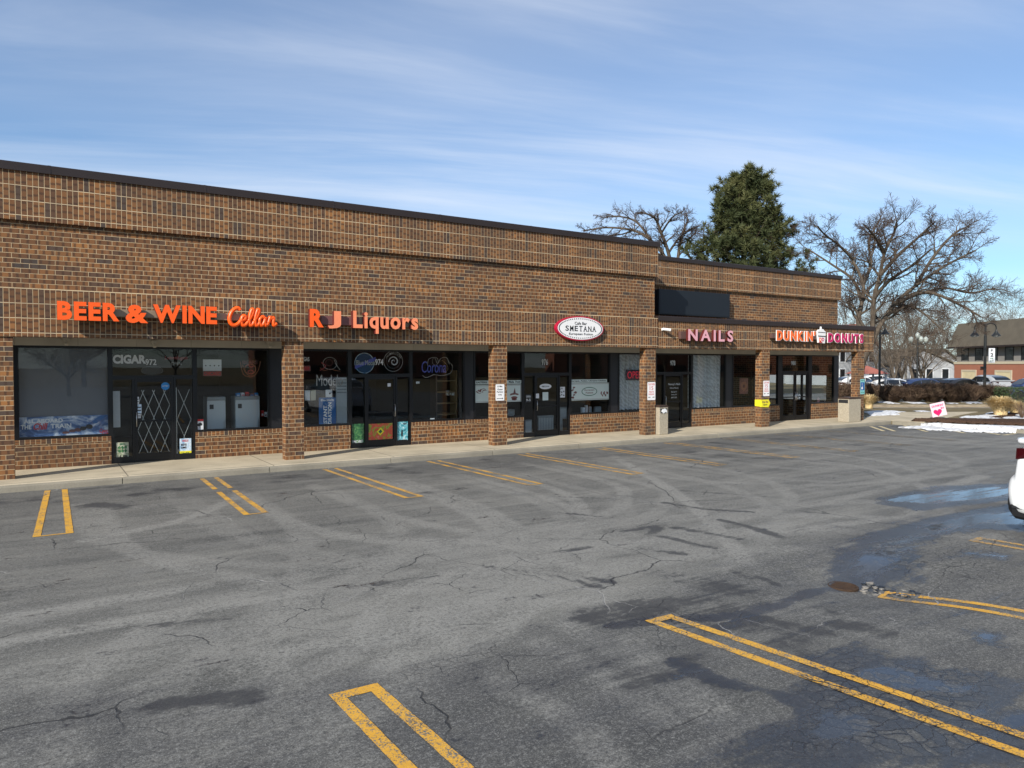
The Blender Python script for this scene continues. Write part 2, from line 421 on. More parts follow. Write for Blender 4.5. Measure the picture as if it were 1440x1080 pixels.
# stains, seal-coat patches, wet places: read as shapes on the ground plane
DARK=[ # (points, half width, softness, strength)
 ([(935,707),(991,716),(1058,720)],.05,.05,.95),([(951,742),(985,748),(1040,758)],.09,.05,.9),([(1013,731),(1060,743),(1098,755)],.1,.05,.95),
 ([(924,753),(965,762),(1004,771)],.07,.05,.9),([(902,772),(962,779)],.06,.04,.95),([(875,747),(902,744)],.06,.05,.9),([(913,753),(927,742)],.09,.05,.9),
 ([(1058,867),(1110,878),(1164,891)],.1,.06,.9),([(1031,802),(1053,811)],.09,.06,.95),([(1067,809),(1089,818)],.07,.05,.9),
 ([(929,809),(990,820),(1053,835)],.2,.22,.75),([(840,867),(930,850),(1009,853)],.22,.3,.85),([(1190,878),(1240,890)],.14,.15,.9),
 ([(1160,856),(1172,862)],.09,.06,.8),([(535,822),(575,814),(615,810)],.04,.05,.75),([(681,796),(720,801),(782,810),(848,827)],.035,.04,.85),
 ([(782,803),(862,820)],.045,.05,.75),([(747,782),(790,775),(830,769)],.04,.04,.8),([(778,720),(848,727)],.04,.04,.85),([(778,698),(872,702)],.03,.04,.8),
 ([(875,747),(935,738)],.04,.05,.6),([(117,712),(140,708),(167,714)],.14,.22,.9),([(90,690),(165,684)],.1,.2,.75),([(213,880),(317,870)],.06,.1,.7),
 ([(233,990),(290,982),(347,980)],.1,.14,.95),([(228,800),(238,801)],.03,.03,.9),([(310,785),(318,785)],.02,.03,.9),([(180,690),(260,688)],.14,.25,.5),
 ([(0,705),(60,700)],.3,.4,.55),([(560,700),(640,690)],.2,.4,.4),([(400,640+30),(450,668)],.3,.4,.45),([(1010,640),(1180,650)],.25,.4,.5),([(900,630),(1000,640)],.3,.5,.5),
 ([(1180,620),(1300,640)],.3,.5,.45),([(1200,600),(1220,605)],.4,.6,.4),([(140,697),(230,690)],.05,.06,.6),([(700,930),(1100,860)],.25,.8,.25),
 ([(1000,880),(1120,905)],.25,.3,.6),([(880,960),(960,930)],.1,.2,.6),([(1080,715),(1160,722)],.05,.06,.7),([(960,690),(1100,700)],.05,.08,.5),([(1010,960),(1060,975)],.09,.1,.8)]
WET=[[(1235,700),(1330,684),(1440,678),(1440,702),(1380,708),(1300,718),(1240,710)],
 [(1150,822),(1168,785),(1226,748),(1330,724),(1440,706),(1440,748),(1390,745),(1330,754),(1290,775),(1300,812),(1210,815)],
 [(1150,925),(1200,905),(1240,915),(1330,940),(1440,955),(1440,1080),(1000,1085),(1060,1040),(1130,1015),(1120,975)],
 [(1370,880),(1405,893),(1400,908),(1372,900)],[(1355,775),(1425,780),(1410,787),(1365,782)]]
SCUFF=[]
_r=random.Random(17)
for _k in range(15):
    _x=1.6+2.78*(_k%10)+_r.uniform(-.4,.4);_s=_r.choice((-1,1));_d=_r.uniform(2.,4.5);_y=_r.uniform(-7.2,-6.)
    for _o in (-.75,.75):
        SCUFF.append(([(_x+_o,_y+3.5),(_x+_o+_s*.1,_y),(_x+_o+_s*.9,_y-_d*.55-_o*_s*.4),(_x+_o+_s*2.6,_y-_d-_o*_s*.7),(_x+_s*6.,_y-_d*1.25-_o*_s)],_r.uniform(.07,.13),_r.uniform(.35,.8)))
for _k in range(9):
    _x=_r.uniform(-3,14);_y=_r.uniform(-12.,-9.5);_s=_r.choice((-1,1))
    for _o in (-.72,.72):
        SCUFF.append(([(_x-_s*4.,_y+.9+_o),(_x-_s*1.5,_y+.5+_o),(_x+_s*.4,_y-.3+_o*.9),(_x+_s*1.6+_o*.3,_y-1.5+_o*.6),(_x+_s*2.1-_o*_s,_y-4.)],_r.uniform(.07,.13),_r.uniform(.4,.9)))
for _p in ([(500,905),(520,870),(560,835),(640,805),(740,790)],[(545,935),(570,895),(620,860),(700,835)],[(590,862),(625,893),(650,915)],[(400,918),(500,898),(608,883)],[(700,880),(760,850),(830,842)],[(760,905),(850,950),(930,1010)],[(800,880),(900,935),(1000,1010)],[(300,1000),(400,980),(480,965)],[(0,905),(200,870),(420,835)],[(0,870),(130,848),(250,830)],[(860,640),(960,700),(1050,790)],[(560,760),(700,765),(820,800)],[(120,760),(260,730),(330,700)],[(700,960),(800,1010),(860,1075)],[(1010,1000),(930,940),(880,900)]):
    SCUFF.append((G_(_p),.09,.95))
WETL=[[(950,932),(1015,958),(1100,978),(1135,1000),(1145,1015)],[(1150,822),(1100,850),(1040,865),(985,870)],[(860,880),(985,868)]]
PUD=[[(1243,701),(1290,694),(1335,689),(1440,683),(1440,696),(1370,703),(1305,708),(1255,706)],[(1290,742),(1360,726),(1440,716),(1440,738),(1380,736),(1320,748)],
 [(1195,800),(1215,775),(1255,758),(1300,750),(1290,770),(1250,790),(1225,806)],[(1374,886),(1398,894),(1394,901),(1376,896)],[(1365,777),(1420,781),(1405,785)],[(1190,938),(1245,938),(1330,958),(1400,975),(1300,975),(1220,958)],
 [(1150,1005),(1200,1000),(1240,1030),(1190,1045),(1140,1035)],[(1330,990),(1440,1000),(1440,1020),(1350,1010)]]
GATOR=[[(840,850),(1010,840),(1030,880),(960,930),(850,900)],[(1150,900),(1440,930),(1440,1080),(980,1080),(1100,1000)],[(560,930),(720,890),(760,930),(600,965)],[(1180,770),(1330,740),(1440,780),(1440,830),(1230,800)]]
def crack_nodes(n,p,gat):
    ds=n.vm('ADD',p,n.vm('MULTIPLY',n.vm('SUBTRACT',n.noisec(p,1.6,4),(.5,.5,.5)),(.55,.55,0)))
    ds2=n.vm('ADD',p,n.vm('MULTIPLY',n.vm('SUBTRACT',n.noisec(p,7.,3),(.5,.5,.5)),(.13,.13,0)))
    def vor(v,s):
        nd=n.n('ShaderNodeTexVoronoi',feature='DISTANCE_TO_EDGE',voronoi_dimensions='2D',i={'Vector':v,'Scale':s});return nd.outputs[0]
    keep=n.ss(n.noise(p,.55,3),.47,.58)
    a=n.m('MULTIPLY',n.m('SUBTRACT',1.,n.ss(vor(ds,.42),.0015,.006)),keep)
    keep2=n.ss(n.noise(p,.8,3,.5,.3),.54,.64)
    b=n.m('MULTIPLY',n.m('SUBTRACT',1.,n.ss(vor(ds2,1.5),.003,.012)),keep2)
    ds3=n.vm('ADD',ds2,n.vm('MULTIPLY',n.vm('SUBTRACT',n.noisec(p,3.,3),(.5,.5,.5)),(.22,.22,0)))
    vv=n.n('ShaderNodeTexVoronoi',feature='DISTANCE_TO_EDGE',voronoi_dimensions='2D',i={'Vector':ds3,'Scale':8.}).outputs[0]
    cell=n.n('ShaderNodeTexVoronoi',feature='F1',voronoi_dimensions='2D',i={'Vector':ds3,'Scale':8.}).outputs[1]
    gm=n.ss(n.m('ADD',gat,n.m('MULTIPLY',n.noise(p,2.2,4),.9)),.85,1.3)
    c=n.m('MULTIPLY',n.m('SUBTRACT',1.,n.ss(vv,.006,n.m('ADD',.02,n.m('MULTIPLY',n.noise(p,1.7,2),.06)))),gm)
    isl=n.m('MULTIPLY',n.m('MULTIPLY',n.ss(vv,.05,.16),n.ss(n.n('ShaderNodeSeparateColor',i={0:cell}).outputs[0],.35,.5)),gm)
    n.isl=isl
    return n.m('MAXIMUM',a,b),c
def lot_nodes(n,p):
    at_=lambda k:n.n('ShaderNodeAttribute',attribute_name=k).outputs['Fac']
    dk,wt,pd,gt,scf=at_('dark'),at_('wet'),at_('puddle'),at_('gator'),at_('scuff')
    big=n.noise(p,.22,4,.55);mid=n.noise(p,1.6,5,.6)
    st=n.noise(n.vm('MULTIPLY',p,(.16,1.7,1)),1.,5,.6,.4)
    st2=n.noise(n.vm('MULTIPLY',p,(.5,5.5,1)),1.,4,.6,.6)
    grain=n.noise(p,80.,3,.8);gr2=n.noise(p,230.,2,.8);gr3=n.noise(p,14.,4,.7);gr4=n.noise(p,34.,3,.75)
    v=n.m('ADD',n.m('MULTIPLY',big,.28),n.m('ADD',n.m('MULTIPLY',mid,.22),n.m('ADD',n.m('MULTIPLY',st,.38),n.m('MULTIPLY',st2,.22))))
    c=n.ramp(v,[(.39,(.047,.046,.042)),(.47,(.085,.083,.073)),(.54,(.124,.12,.105)),(.64,(.185,.178,.154))])
    # tread scuffs: pale crescents where wheels turn into the stalls
    wv=n.n('ShaderNodeTexWave',wave_type='RINGS',rings_direction='Z',i={'Vector':n.vm('SUBTRACT',p,(2.2,-9.,0.)),'Scale':.33,'Distortion':5.,'Detail':3.,'Detail Scale':.5}).outputs[1]
    sc=n.m('MULTIPLY',n.ss(wv,.72,.98),n.ss(n.noise(p,.7,3),.5,.66))
    c=n.mix(n.m('MULTIPLY',sc,.3),c,(.2,.195,.18))
    tread=n.m('MULTIPLY',scf,n.ss(n.m('ADD',n.m('MULTIPLY',mid,.6),n.m('ADD',n.m('MULTIPLY',gr3,.5),n.m('MULTIPLY',gr4,.4))),.52,.82))
    c=n.mix(n.m('MULTIPLY',tread,.9),c,(.24,.232,.205))
    dmp=n.m('MULTIPLY',n.ss(n.m('ADD',at_('damp'),n.m('MULTIPLY',n.m('ADD',n.m('SUBTRACT',mid,.5),n.m('MULTIPLY',n.m('SUBTRACT',st2,.5),.8)),1.3)),.2,.85),.72)
    c=n.mix(dmp,c,(.04,.04,.041))
    gg=n.m('ADD',n.m('MULTIPLY',grain,.4),n.m('ADD',n.m('MULTIPLY',gr2,.3),n.m('ADD',n.m('MULTIPLY',gr4,.3),n.m('MULTIPLY',gr3,.15))))
    c=n.mix(n.m('MULTIPLY',n.ss(gg,.57,.7),.85),c,(.29,.285,.265))
    c=n.mix(n.m('MULTIPLY',n.m('SUBTRACT',1.,n.ss(gg,.46,.58)),.85),c,(.024,.025,.027))
    ed=n.m('ADD',n.m('MULTIPLY',n.m('SUBTRACT',mid,.5),1.7),n.m('ADD',n.m('MULTIPLY',n.m('SUBTRACT',grain,.5),.7),n.m('ADD',n.m('MULTIPLY',n.m('SUBTRACT',gr3,.5),1.5),n.m('MULTIPLY',n.m('SUBTRACT',st2,.5),1.2))))
    d=n.ss(n.m('ADD',dk,ed),.25,.7)
    c=n.mix(n.m('MULTIPLY',d,.8),c,(.026,.026,.028))
    w=n.ss(n.m('ADD',wt,n.m('MULTIPLY',ed,.8)),.22,.56)
    ck,cg=crack_nodes(n,p,gt)
    w=n.m('MULTIPLY',w,n.m('SUBTRACT',1.,n.m('MULTIPLY',n.isl,.6)))
    c=n.mix(n.m('MULTIPLY',w,.72),c,(.02,.021,.024))
    pale=n.ss(n.noise(p,.45,2),.55,.62)
    c=n.mix(n.m('MULTIPLY',ck,.85),c,n.mix(pale,(.014,.014,.015),(.3,.29,.27)))
    c=n.mix(n.m('MULTIPLY',cg,.8),c,(.012,.012,.014))
    q=n.ss(n.m('ADD',pd,n.m('ADD',n.m('MULTIPLY',ed,.7),n.m('MULTIPLY',n.m('SUBTRACT',st2,.5),2.4))),.28,.82)
    rough=n.m('SUBTRACT',n.m('SUBTRACT',.86,n.m('MULTIPLY',w,.54)),n.m('MULTIPLY',q,.27))
    h=n.m('ADD',n.m('MULTIPLY',grain,.5),n.m('ADD',n.m('MULTIPLY',gr3,.7),n.m('MULTIPLY',n.m('MAXIMUM',ck,cg),-1.)))
    h=n.m('MULTIPLY',h,n.m('SUBTRACT',1.,n.m('MULTIPLY',q,.93)))
    return c,rough,h,ck,cg,w
m,n=newmat('worn asphalt');p=n.pos()
c,rough,h,_,_,_=lot_nodes(n,p);n.out(c,rough,0,n.bump(h,.5,.012),.5);M['asphalt']=m
def road_paint(name,A,Bc):
  m,n=newmat(name);p=n.pos()
  c,rough,h,ck,cg,w=lot_nodes(n,p)
  wr=n.m('ADD',n.m('MULTIPLY',n.noise(p,60.,4,.7),.75),n.m('MULTIPLY',n.noise(p,3.,4,.6),.45))
  far=n.n('ShaderNodeAttribute',attribute_type='OBJECT',attribute_name='wear').outputs['Fac']
  keep=n.m('SUBTRACT',1.,n.ss(n.m('ADD',wr,far),.555,.67))
  keep=n.m('MULTIPLY',keep,n.m('SUBTRACT',1.,n.m('MAXIMUM',ck,n.m('MULTIPLY',cg,.8))))
  yc=n.mix(n.noise(p,2.,4),A,Bc)
  yc=n.mix(n.m('MULTIPLY',n.noise(p,25.,3),.5),yc,tuple(q*.6 for q in A))
  n.out(n.mix(keep,c,yc),.8,0,n.bump(h,.5,.01),.35);return m
M['yellow']=road_paint('worn yellow road paint',(.62,.31,.03),(.74,.42,.06))
M['paleyellow']=road_paint('worn pale yellow road paint',(.62,.5,.27),(.7,.6,.38))
def asphalt_plain(name,b):
    m,n=newmat(name);p=n.pos()
    v=n.m('ADD',n.m('MULTIPLY',n.noise(p,.3,5),.6),n.m('MULTIPLY',n.noise(p,30.,3),.4))
    n.out(n.ramp(v,[(.3,(b*.6,)*3),(.7,(b*1.3,b*1.27,b*1.2))]),.9);return m
M['street']=asphalt_plain('street asphalt',.13)
def grid_obj(name,xs,ys,zf,mt,kind,keep=None):
    X,Y=np.meshgrid(xs,ys);Zv=zf(X,Y);nx,ny=len(xs),len(ys)
    me=bpy.data.meshes.new(name)
    co_=np.stack([X,Y,Zv],-1).reshape(-1,3).astype(np.float32)
    i,j=np.meshgrid(np.arange(nx-1),np.arange(ny-1));b=(j*nx+i).ravel()
    q=np.stack([b,b+1,b+nx+1,b+nx],-1).astype(np.int32)
    me.vertices.add(len(co_));me.vertices.foreach_set('co',co_.ravel())
    me.loops.add(q.size);me.loops.foreach_set('vertex_index',q.ravel())
    me.polygons.add(len(q));me.polygons.foreach_set('loop_start',np.arange(0,q.size,4,dtype=np.int32));me.polygons.foreach_set('loop_total',np.full(len(q),4,dtype=np.int32))
    me.update();me.materials.append(mt)
    o=bpy.data.objects.new(name,me);COL.objects.link(o);o['kind']=kind;return o,co_
def ax(*segs):
    out=[]
    for a,b,s in segs: out+=list(np.arange(a,b,s))
    return np.array(out+[segs[-1][1]])
xs=ax((-45,-4,.6),(-4,20,.075),(20,30.4,.26));ys=ax((-75,-18,1.2),(-18,-16.4,.3),(-16.4,-.8,.075))
lot,cc=grid_obj('parking_lot',xs,ys,gz,M['asphalt'],'structure')
X,Y=cc[:,0].astype(float),cc[:,1].astype(float)
dk=np.zeros_like(X);wt=np.zeros_like(X);pd=np.zeros_like(X);gt=np.zeros_like(X)
for pts,hw,sf,st in DARK:
    d=line_d(X,Y,G_(pts));dk=np.maximum(dk,st*.75*(1-sst(d,hw*.5,hw+sf)))
for pts in WET: wt=np.maximum(wt,sst(poly_sd(X,Y,G_(pts)),-.25,.25)*.8)
for pts in WETL: wt=np.maximum(wt,.75*(1-sst(line_d(X,Y,G_(pts)),.02,.16)))
for pts in PUD: pd=np.maximum(pd,sst(poly_sd(X,Y,G_(pts)),-.14,.14))
for pts in GATOR: gt=np.maximum(gt,.8*sst(poly_sd(X,Y,G_(pts)),-.6,.6))
# dust-dry aisle far from the stalls stays clear; parked places gather oil between the hairpins
for k in range(11):
    xc=1.6+2.78*k
    dk=np.maximum(dk,.42*np.exp(-((X-xc)/.45)**2-((Y+2.1)/.9)**2))
sc_=np.zeros_like(X)
for pts,hw,st in SCUFF: sc_=np.maximum(sc_,st*(1-sst(line_d(X,Y,spl2(pts)),hw,hw+.09)))
dm=np.zeros_like(X)
for pts,st,sf in DAMP: dm=np.maximum(dm,st*sst(poly_sd(X,Y,G_(pts)),-sf,sf))
dm=np.maximum(dm,.62*np.exp(-((Y+2.)/2.3)**2))
for nm,arr in (('dark',dk),('wet',wt),('puddle',pd),('gator',gt),('scuff',sc_),('damp',dm)):
    a=lot.data.attributes.new(nm,'FLOAT','POINT');a.data.foreach_set('value',arr.astype(np.float32))
# one sheet to the horizon
m,n=newmat('winter ground');p=n.pos()
c=n.ramp(n.noise(p,.25,6,.6),[(.3,(.1,.085,.05)),(.5,(.19,.155,.09)),(.7,(.25,.21,.13))])
c=n.mix(n.m('MULTIPLY',n.noise(p,18.,4),.5),c,(.12,.095,.06));n.out(c,.95,0,n.bump(n.noise(p,25.,4),.4,.03),.1);M['dead grass']=m
grid_obj('ground',ax((-900,-100,100),(-100,140,12),(140,1500,120)),ax((-900,-100,100),(-100,140,12),(140,1500,120)),lambda x,y:-.26-.0*x,M['dead grass'],'structure')
# ---- sidewalk with its battered kerb
YE=-.74
sw=MB();xr=30.6
sec=[(YE-.05,-.06),(YE-.015,.125),(YE+.01,.146),(YE+.03,.15),(1.75,.15),(1.75,-.06)]
sw.prism([(a,b) for a,b in sec],'x',-20.,xr,'walk')
swo=sw.build('sidewalk');swo['kind']='structure'
kb=MB()
for i in range(17):   # the kerb face is poured in lengths
    a=-19.9+3.05*i;b=min(a+3.035,xr-.02)
    if a>xr: break
    z=random.uniform(-.004,.004)
    kb.prism([(YE-.09,-.06),(YE-.062,.1+z),(YE-.03,.138+z),(YE+.14,.1535+z*.3),(YE+.14,.1)],'x',a,b,'curb')
kbo=kb.build('kerb',bevel=.006);kbo['kind']='structure'
# ---- ragged patches lying on the ground
def patch(name,pts,z,mt,kind,res=.12,h=.03,rag=.25,seed=1,fall=False):
    xs_=np.arange(min(p[0] for p in pts)-.3,max(p[0] for p in pts)+.3,res);ys_=np.arange(min(p[1] for p in pts)-.3,max(p[1] for p in pts)+.3,res)
    X,Y=np.meshgrid(xs_,ys_);rs=np.random.RandomState(seed)
    nz=np.zeros_like(X)
    for k in range(14):
        a=rs.uniform(0,6.28);f=rs.uniform(.8,6.);nz+=np.sin(f*(X*math.cos(a)+Y*math.sin(a))+rs.uniform(0,6.28))/f**.6
    nz/=np.abs(nz).max()
    sd=poly_sd(X,Y,pts)+rag*nz+rs.uniform(-.04,.04,X.shape)
    zz=z+np.clip(sd,-.02,.5)**1*.0+np.where(sd>0,h*np.minimum(1,sd/.25)*(1+.5*nz),0)+rs.uniform(-.006,.006,X.shape)
    zb=z*np.ones_like(X)
    if fall: zb=np.where(X<30.5,.0,z)+0.*X;zb=np.where((X>=30.3)&(X<30.62),.145,zb);zz=zz-z+zb
    ins=sd>0;ny,nx=X.shape;idx=-np.ones(X.shape,int);mb=MB();i=mb.mid(mt)
    for a in range(ny-1):
        for b in range(nx-1):
            if ins[a,b] or (ins[a+1,b] and ins[a,b+1]):
                q=[]
                for (r,c) in ((a,b),(a,b+1),(a+1,b+1),(a+1,b)):
                    if idx[r,c]<0: idx[r,c]=len(mb.v);mb.v.append((X[r,c],Y[r,c],zz[r,c] if ins[r,c] else zb[r,c]-.004))
                    q.append(int(idx[r,c]))
                mb.f.append(tuple(q));mb.mi.append(i)
    o=mb.build(name,smooth=True);o['kind']=kind
    return o
m,n=newmat('old snow');p=n.pos()
c=n.ramp(n.noise(p,5.,5,.65),[(.32,(.26,.245,.22)),(.45,(.6,.6,.6)),(.62,(.8,.81,.83))]);n.out(c,.8,0,n.bump(n.noise(p,14.,4),.5,.04),.3);M['snow']=m
m,n=newmat('bark mulch');p=n.pos()
c=n.ramp(n.noise(p,28.,4,.7),[(.3,(.025,.016,.011)),(.55,(.085,.05,.032)),(.75,(.17,.1,.065))]);n.out(c,.95,0,n.bump(n.noise(p,30.,4),.9,.05),.1);M['mulch']=m
isl=MB();isl.prism([(30.45,-.9),(30.45,-32.),(72.,-32.),vw(60,40.9),vw(14.2,40.9),(30.7,8.4),(30.7,1.8)],'z',-.35,.125,'dead grass')
io=isl.build('planting_island');io['kind']='structure'
kb2=MB();kb2.prism([(30.35,-.06),(30.38,.13),(30.41,.145),(30.56,.145),(30.56,-.06)],'y',-32.,-1.3,'curb')
k2=MB()
cv_=[(30.35+.0,-1.3)]
pr=[(30.35,-.06),(30.38,.13),(30.41,.145),(30.56,.145),(30.56,-.06)]
k2.prism([(a,b) for a,b in pr],'y',-32.,-.9,'curb')
o=k2.build('island_kerb');o['kind']='structure'
wk=MB();wk.prism([(30.6,-.79),(30.6,1.75),(30.72,3.4),gp(1217,586.5,.15),gp(1270,579.5,.15),gp(1375,579,.15),gp(1352,583,.15),gp(1318,590,.15),gp(1300,593.5,.15)],'z',.05,.15,'walk')
o=wk.build('end_walk');o['kind']='structure'
lane=MB();lane.prism([vw(9,40.95),vw(95,40.95),vw(95,43.6),vw(9,43.6)],'z',-.35,.0,'street')
o=lane.build('access_lane');o['kind']='structure'
m,n=newmat('timber edging');p=n.pos();c=n.ramp(n.noise(n.vm('MULTIPLY',p,(.6,.6,6.)),3.,4),[(.3,(.17,.13,.09)),(.7,(.36,.3,.21))]);n.out(c,.9);M['edging']=m
vg=MB();vg.prism([vw(9,43.62),vw(95,43.62),vw(95,43.9),vw(9,43.9)],'z',-.35,.16,'edging')
o=vg.build('verge_edging');o['kind']='structure'
vg=MB();vg.prism([vw(9,43.92),vw(95,43.92),vw(95,51.),vw(9,51.)],'z',-.35,.12,'dead grass')
o=vg.build('verge');o['kind']='structure'
stt=MB();stt.prism([vw(-60,52.),vw(160,52.),vw(160,66.),vw(-60,66.)],'z',-.35,-.02,'street')
o=stt.build('street');o['kind']='structure'
T=lambda pts,z=.13:[gp(a,b,z) for a,b in pts]
patch('snow_patch',T([(1256,596),(1300,595.5),(1350,597.5),(1440,600),(1500,603),(1500,608),(1440,604.5),(1360,602.5),(1300,600)]),.135,'snow','stuff',.1,.05,.16,3,True)
patch('snow_patch',T([(1318,592),(1345,588),(1370,585),(1392,580),(1440,579),(1500,582),(1500,592),(1440,591.5),(1390,592)]),.135,'snow','stuff',.12,.06,.5,5)
patch('snow_patch',T([(1218,586),(1222,579),(1250,577.6),(1266,579),(1268,582),(1250,586.2)]),.135,'snow','stuff',.12,.05,.5,6)
patch('snow_patch',T([(1268,580),(1300,578.5),(1305,580)]),.16,'snow','stuff',.1,.02,.3,9)
for k,(a,b) in enumerate(((1272,1290),(1322,1336),(1352,1380),(1240,1252))):
    patch('snow_patch',[vw((a-720)/1030*46.6,45.6),vw((b-720)/1030*46.6,45.6),vw((b-720)/1030*47.2,47.8),vw((a-720)/1030*47.2,47.8)],.125,'snow','stuff',.15,.04,.4,20+k)
patch('mulch_bed',T([(1288,593),(1318,591.5),(1390,592.5),(1440,592),(1500,592),(1500,602.5),(1440,599),(1350,595.6)]),.135,'mulch','stuff',.1,.11,.25,11)
patch('mulch_bed',T([(1392,583),(1430,583),(1440,588),(1410,590),(1385,588)]),.175,'mulch','stuff',.1,.06,.3,12)
# ---- yellow stall markings, one object per marking
def stripe(mb,a,b,w,seg=.12,dz=.005,m='yellow'):
    a=Vector((*a,0));b=Vector((*b,0));d=b-a;L=d.length;d/=L;nn=Vector((-d.y,d.x,0))*w/2
    k=max(1,int(L/seg));i=mb.mid(m);base=len(mb.v)
    for j in range(k+1):
        c=a+d*(L*j/k)
        for s in (1,-1):
            q=c+nn*s*random.uniform(.95,1.05);mb.v.append((q.x,q.y,float(gz(q.x,q.y))+dz))
    for j in range(k): mb.f.append((base+2*j,base+2*j+1,base+2*j+3,base+2*j+2));mb.mi.append(i)
def attrs(o):
    me=o.data;co_=np.empty(len(me.vertices)*3,np.float32);me.vertices.foreach_get('co',co_);co_=co_.reshape(-1,3).astype(float)
    X,Y=co_[:,0],co_[:,1];w_=np.zeros_like(X);g_=np.zeros_like(X)
    for pts in WET: w_=np.maximum(w_,sst(poly_sd(X,Y,G_(pts)),-.25,.25)*.8)
    for pts in GATOR: g_=np.maximum(g_,sst(poly_sd(X,Y,G_(pts)),-.5,.5))
    for nm,arr in (('wet',w_*.6),('gator',g_)):
        a=me.attributes.new(nm,'FLOAT','POINT');a.data.foreach_set('value',arr.astype(np.float32))
def hairpin(l0,l1,r0,r1,w,label,wear,endw=None,group='yellow hairpin markings between parking stalls',gapcut=None):
    """two long stripes l0-l1, r0-r1 joined at the l1-r1 end"""
    mb=MB();
    def cut(a,b):
        if not gapcut: return [(a,b)]
        A=np.array(a);B=np.array(b);return [(tuple(A),tuple(A+(B-A)*gapcut[0])),(tuple(A+(B-A)*gapcut[1]),tuple(B))]
    for a,b in cut(l0,l1): stripe(mb,a,b,w)
    for a,b in cut(r0,r1): stripe(mb,a,b,w)
    dl=np.array(l1)-np.array(l0);dl/=np.linalg.norm(dl);e=endw or w
    A=np.array(l1)+dl*e/2;B=np.array(r1)+dl*e/2;u=(B-A)/np.linalg.norm(B-A)
    stripe(mb,tuple(A-u*w/2),tuple(B+u*w/2),e)
    o=mb.build('parking_line');attrs(o);o['wear']=wear
    return tag(o,label,'parking line',group)
STALL=[(.10,'leftmost','below the B of the beer sign'),(2.98,'',''),(5.72,'',''),(8.47,'',''),(11.28,'',''),(14.05,'',''),(16.9,'',''),(19.6,'',''),(22.4,'',''),(25.2,'','')]
SL=['short yellow hairpin marking nearest the left edge, beside the dark oil stain','yellow hairpin marking broken by an asphalt crack, in front of the grille door','yellow hairpin marking in front of the second brick pillar','yellow hairpin marking in front of the door with three bright posters','yellow hairpin marking in front of the pillar with the black arrow sign','yellow hairpin marking in front of the cafe door','yellow hairpin marking in front of the pillar beside the narrow litter bin','faded yellow hairpin marking in front of the nail salon door','very faded yellow hairpin marking in front of the lace curtain','nearly worn away yellow hairpin marking in front of the double doors']
for k,((x,_,_),lb) in enumerate(zip(STALL,SL)):
    t0=.17*(k==0);dx=-.10 if k==1 else (.03*k)
    hairpin((x,-.96-.02*k),(x+dx-t0,-5.5-.03*k),(x+.29,-.95-.02*k),(x+.31+dx-t0*.4,-5.5-.03*k),.1,lb,(-.05,-.02,-.01,0.,.0,.01,.03,.06,.1,.11)[k],.05,gapcut=(.36,.44) if k==1 else None)
hairpin((1.96,-17.4),(1.86,-12.98),(2.27,-17.4),(2.15,-12.98),.1,'broad yellow hairpin marking in the near foreground, low left of centre',-.03,.12)
hairpin((5.47,-18.2),(5.0,-13.06),(5.77,-18.2),(5.25,-13.06),.1,'long yellow hairpin marking running to the lower right corner through wet asphalt',-.03,.1)
hairpin((8.5,-17.6),(7.98,-13.6),(8.8,-17.6),(8.2,-13.55),.1,'yellow hairpin marking bending into the sunken drain',-.03,.06)
hairpin((11.6,-18.),(11.15,-13.12),(11.9,-18.),(11.42,-13.1),.1,'yellow hairpin marking beside the white car',.02,.1)
hairpin((14.6,-18.),(14.2,-13.12),(14.9,-18.),(14.5,-13.1),.1,'yellow hairpin marking on the far side of the white car',.02,.1)
hairpin((-1.1,-17.6),(-1.2,-12.98),(-.8,-17.6),(-.9,-12.98),.1,'yellow hairpin marking left of the near foreground one',.0,.1)
hz=[((29.0,-1.15),(27.3,-2.75)),((30.2,-1.5),(28.1,-3.55)),((30.25,-2.75),(28.7,-4.6)),((30.25,-4.1),(29.1,-5.6)),((30.1,-5.7),(29.0,-5.75)),((28.6,-1.0),(27.0,-2.5))]
HL=['thin pale diagonal stripe of the no-parking corner, next to the kerb ramp','pale diagonal stripe second from the kerb ramp','pale diagonal stripe in the middle of the no-parking corner','pale diagonal stripe nearest the snow bank','short pale stripe closing the no-parking corner','pale diagonal stripe touching the sidewalk kerb']
for (a,b),lb in zip(hz,HL):
    mb=MB();stripe(mb,a,b,.13,m='paleyellow');o=mb.build('hatch_stripe');attrs(o);o['wear']=-.06;tag(o,lb,'hatch stripe','pale stripes of the no-parking corner')
# ---- drain: rusty grate sunk in the dip, asphalt broken round it
M['rust']=mat('rusty iron',(.05,.026,.012),.85,.2,.5,14.,.6,60.)
gx,gy=gp(1185,819,-.06)
dr=empty('storm_drain',(gx,gy,float(gz(gx,gy))),'rusty brown drain grate sunk in the wet asphalt dip','drain')
mb=MB();prof=[(.175,-.05),(.175,.012),(.167,.018),(.15,.018),(.146,.006),(.146,-.05)]
mb.lathe(prof,'rust',sides=28);mb.build('frame',dr)
mb=MB()
for i in range(-5,6):
    x=i*.0255;L=math.sqrt(max(.0,.142**2-x*x));mb.box(x-.008,x+.008,-L,L,-.02,.014,'rust')
mb.box(-.142,.142,-.012,.012,-.022,.012,'rust');mb.box(-.115,.115,-.085,-.07,-.022,.012,'rust');mb.box(-.115,.115,.07,.085,-.022,.012,'rust')
mb.build('grate',dr)
M['chunk']=mat('broken asphalt',(.1,.098,.092),.95,0,.5,12.,.7,60.)
rs=random.Random(3);mb=MB()
M['chunkpale']=mat('pale broken asphalt',(.24,.22,.19),.95,0,.4,12.,.7,60.);M['chunkdark']=mat('wet black asphalt',(.012,.012,.012),.4,0,.4,12.,.7,60.)
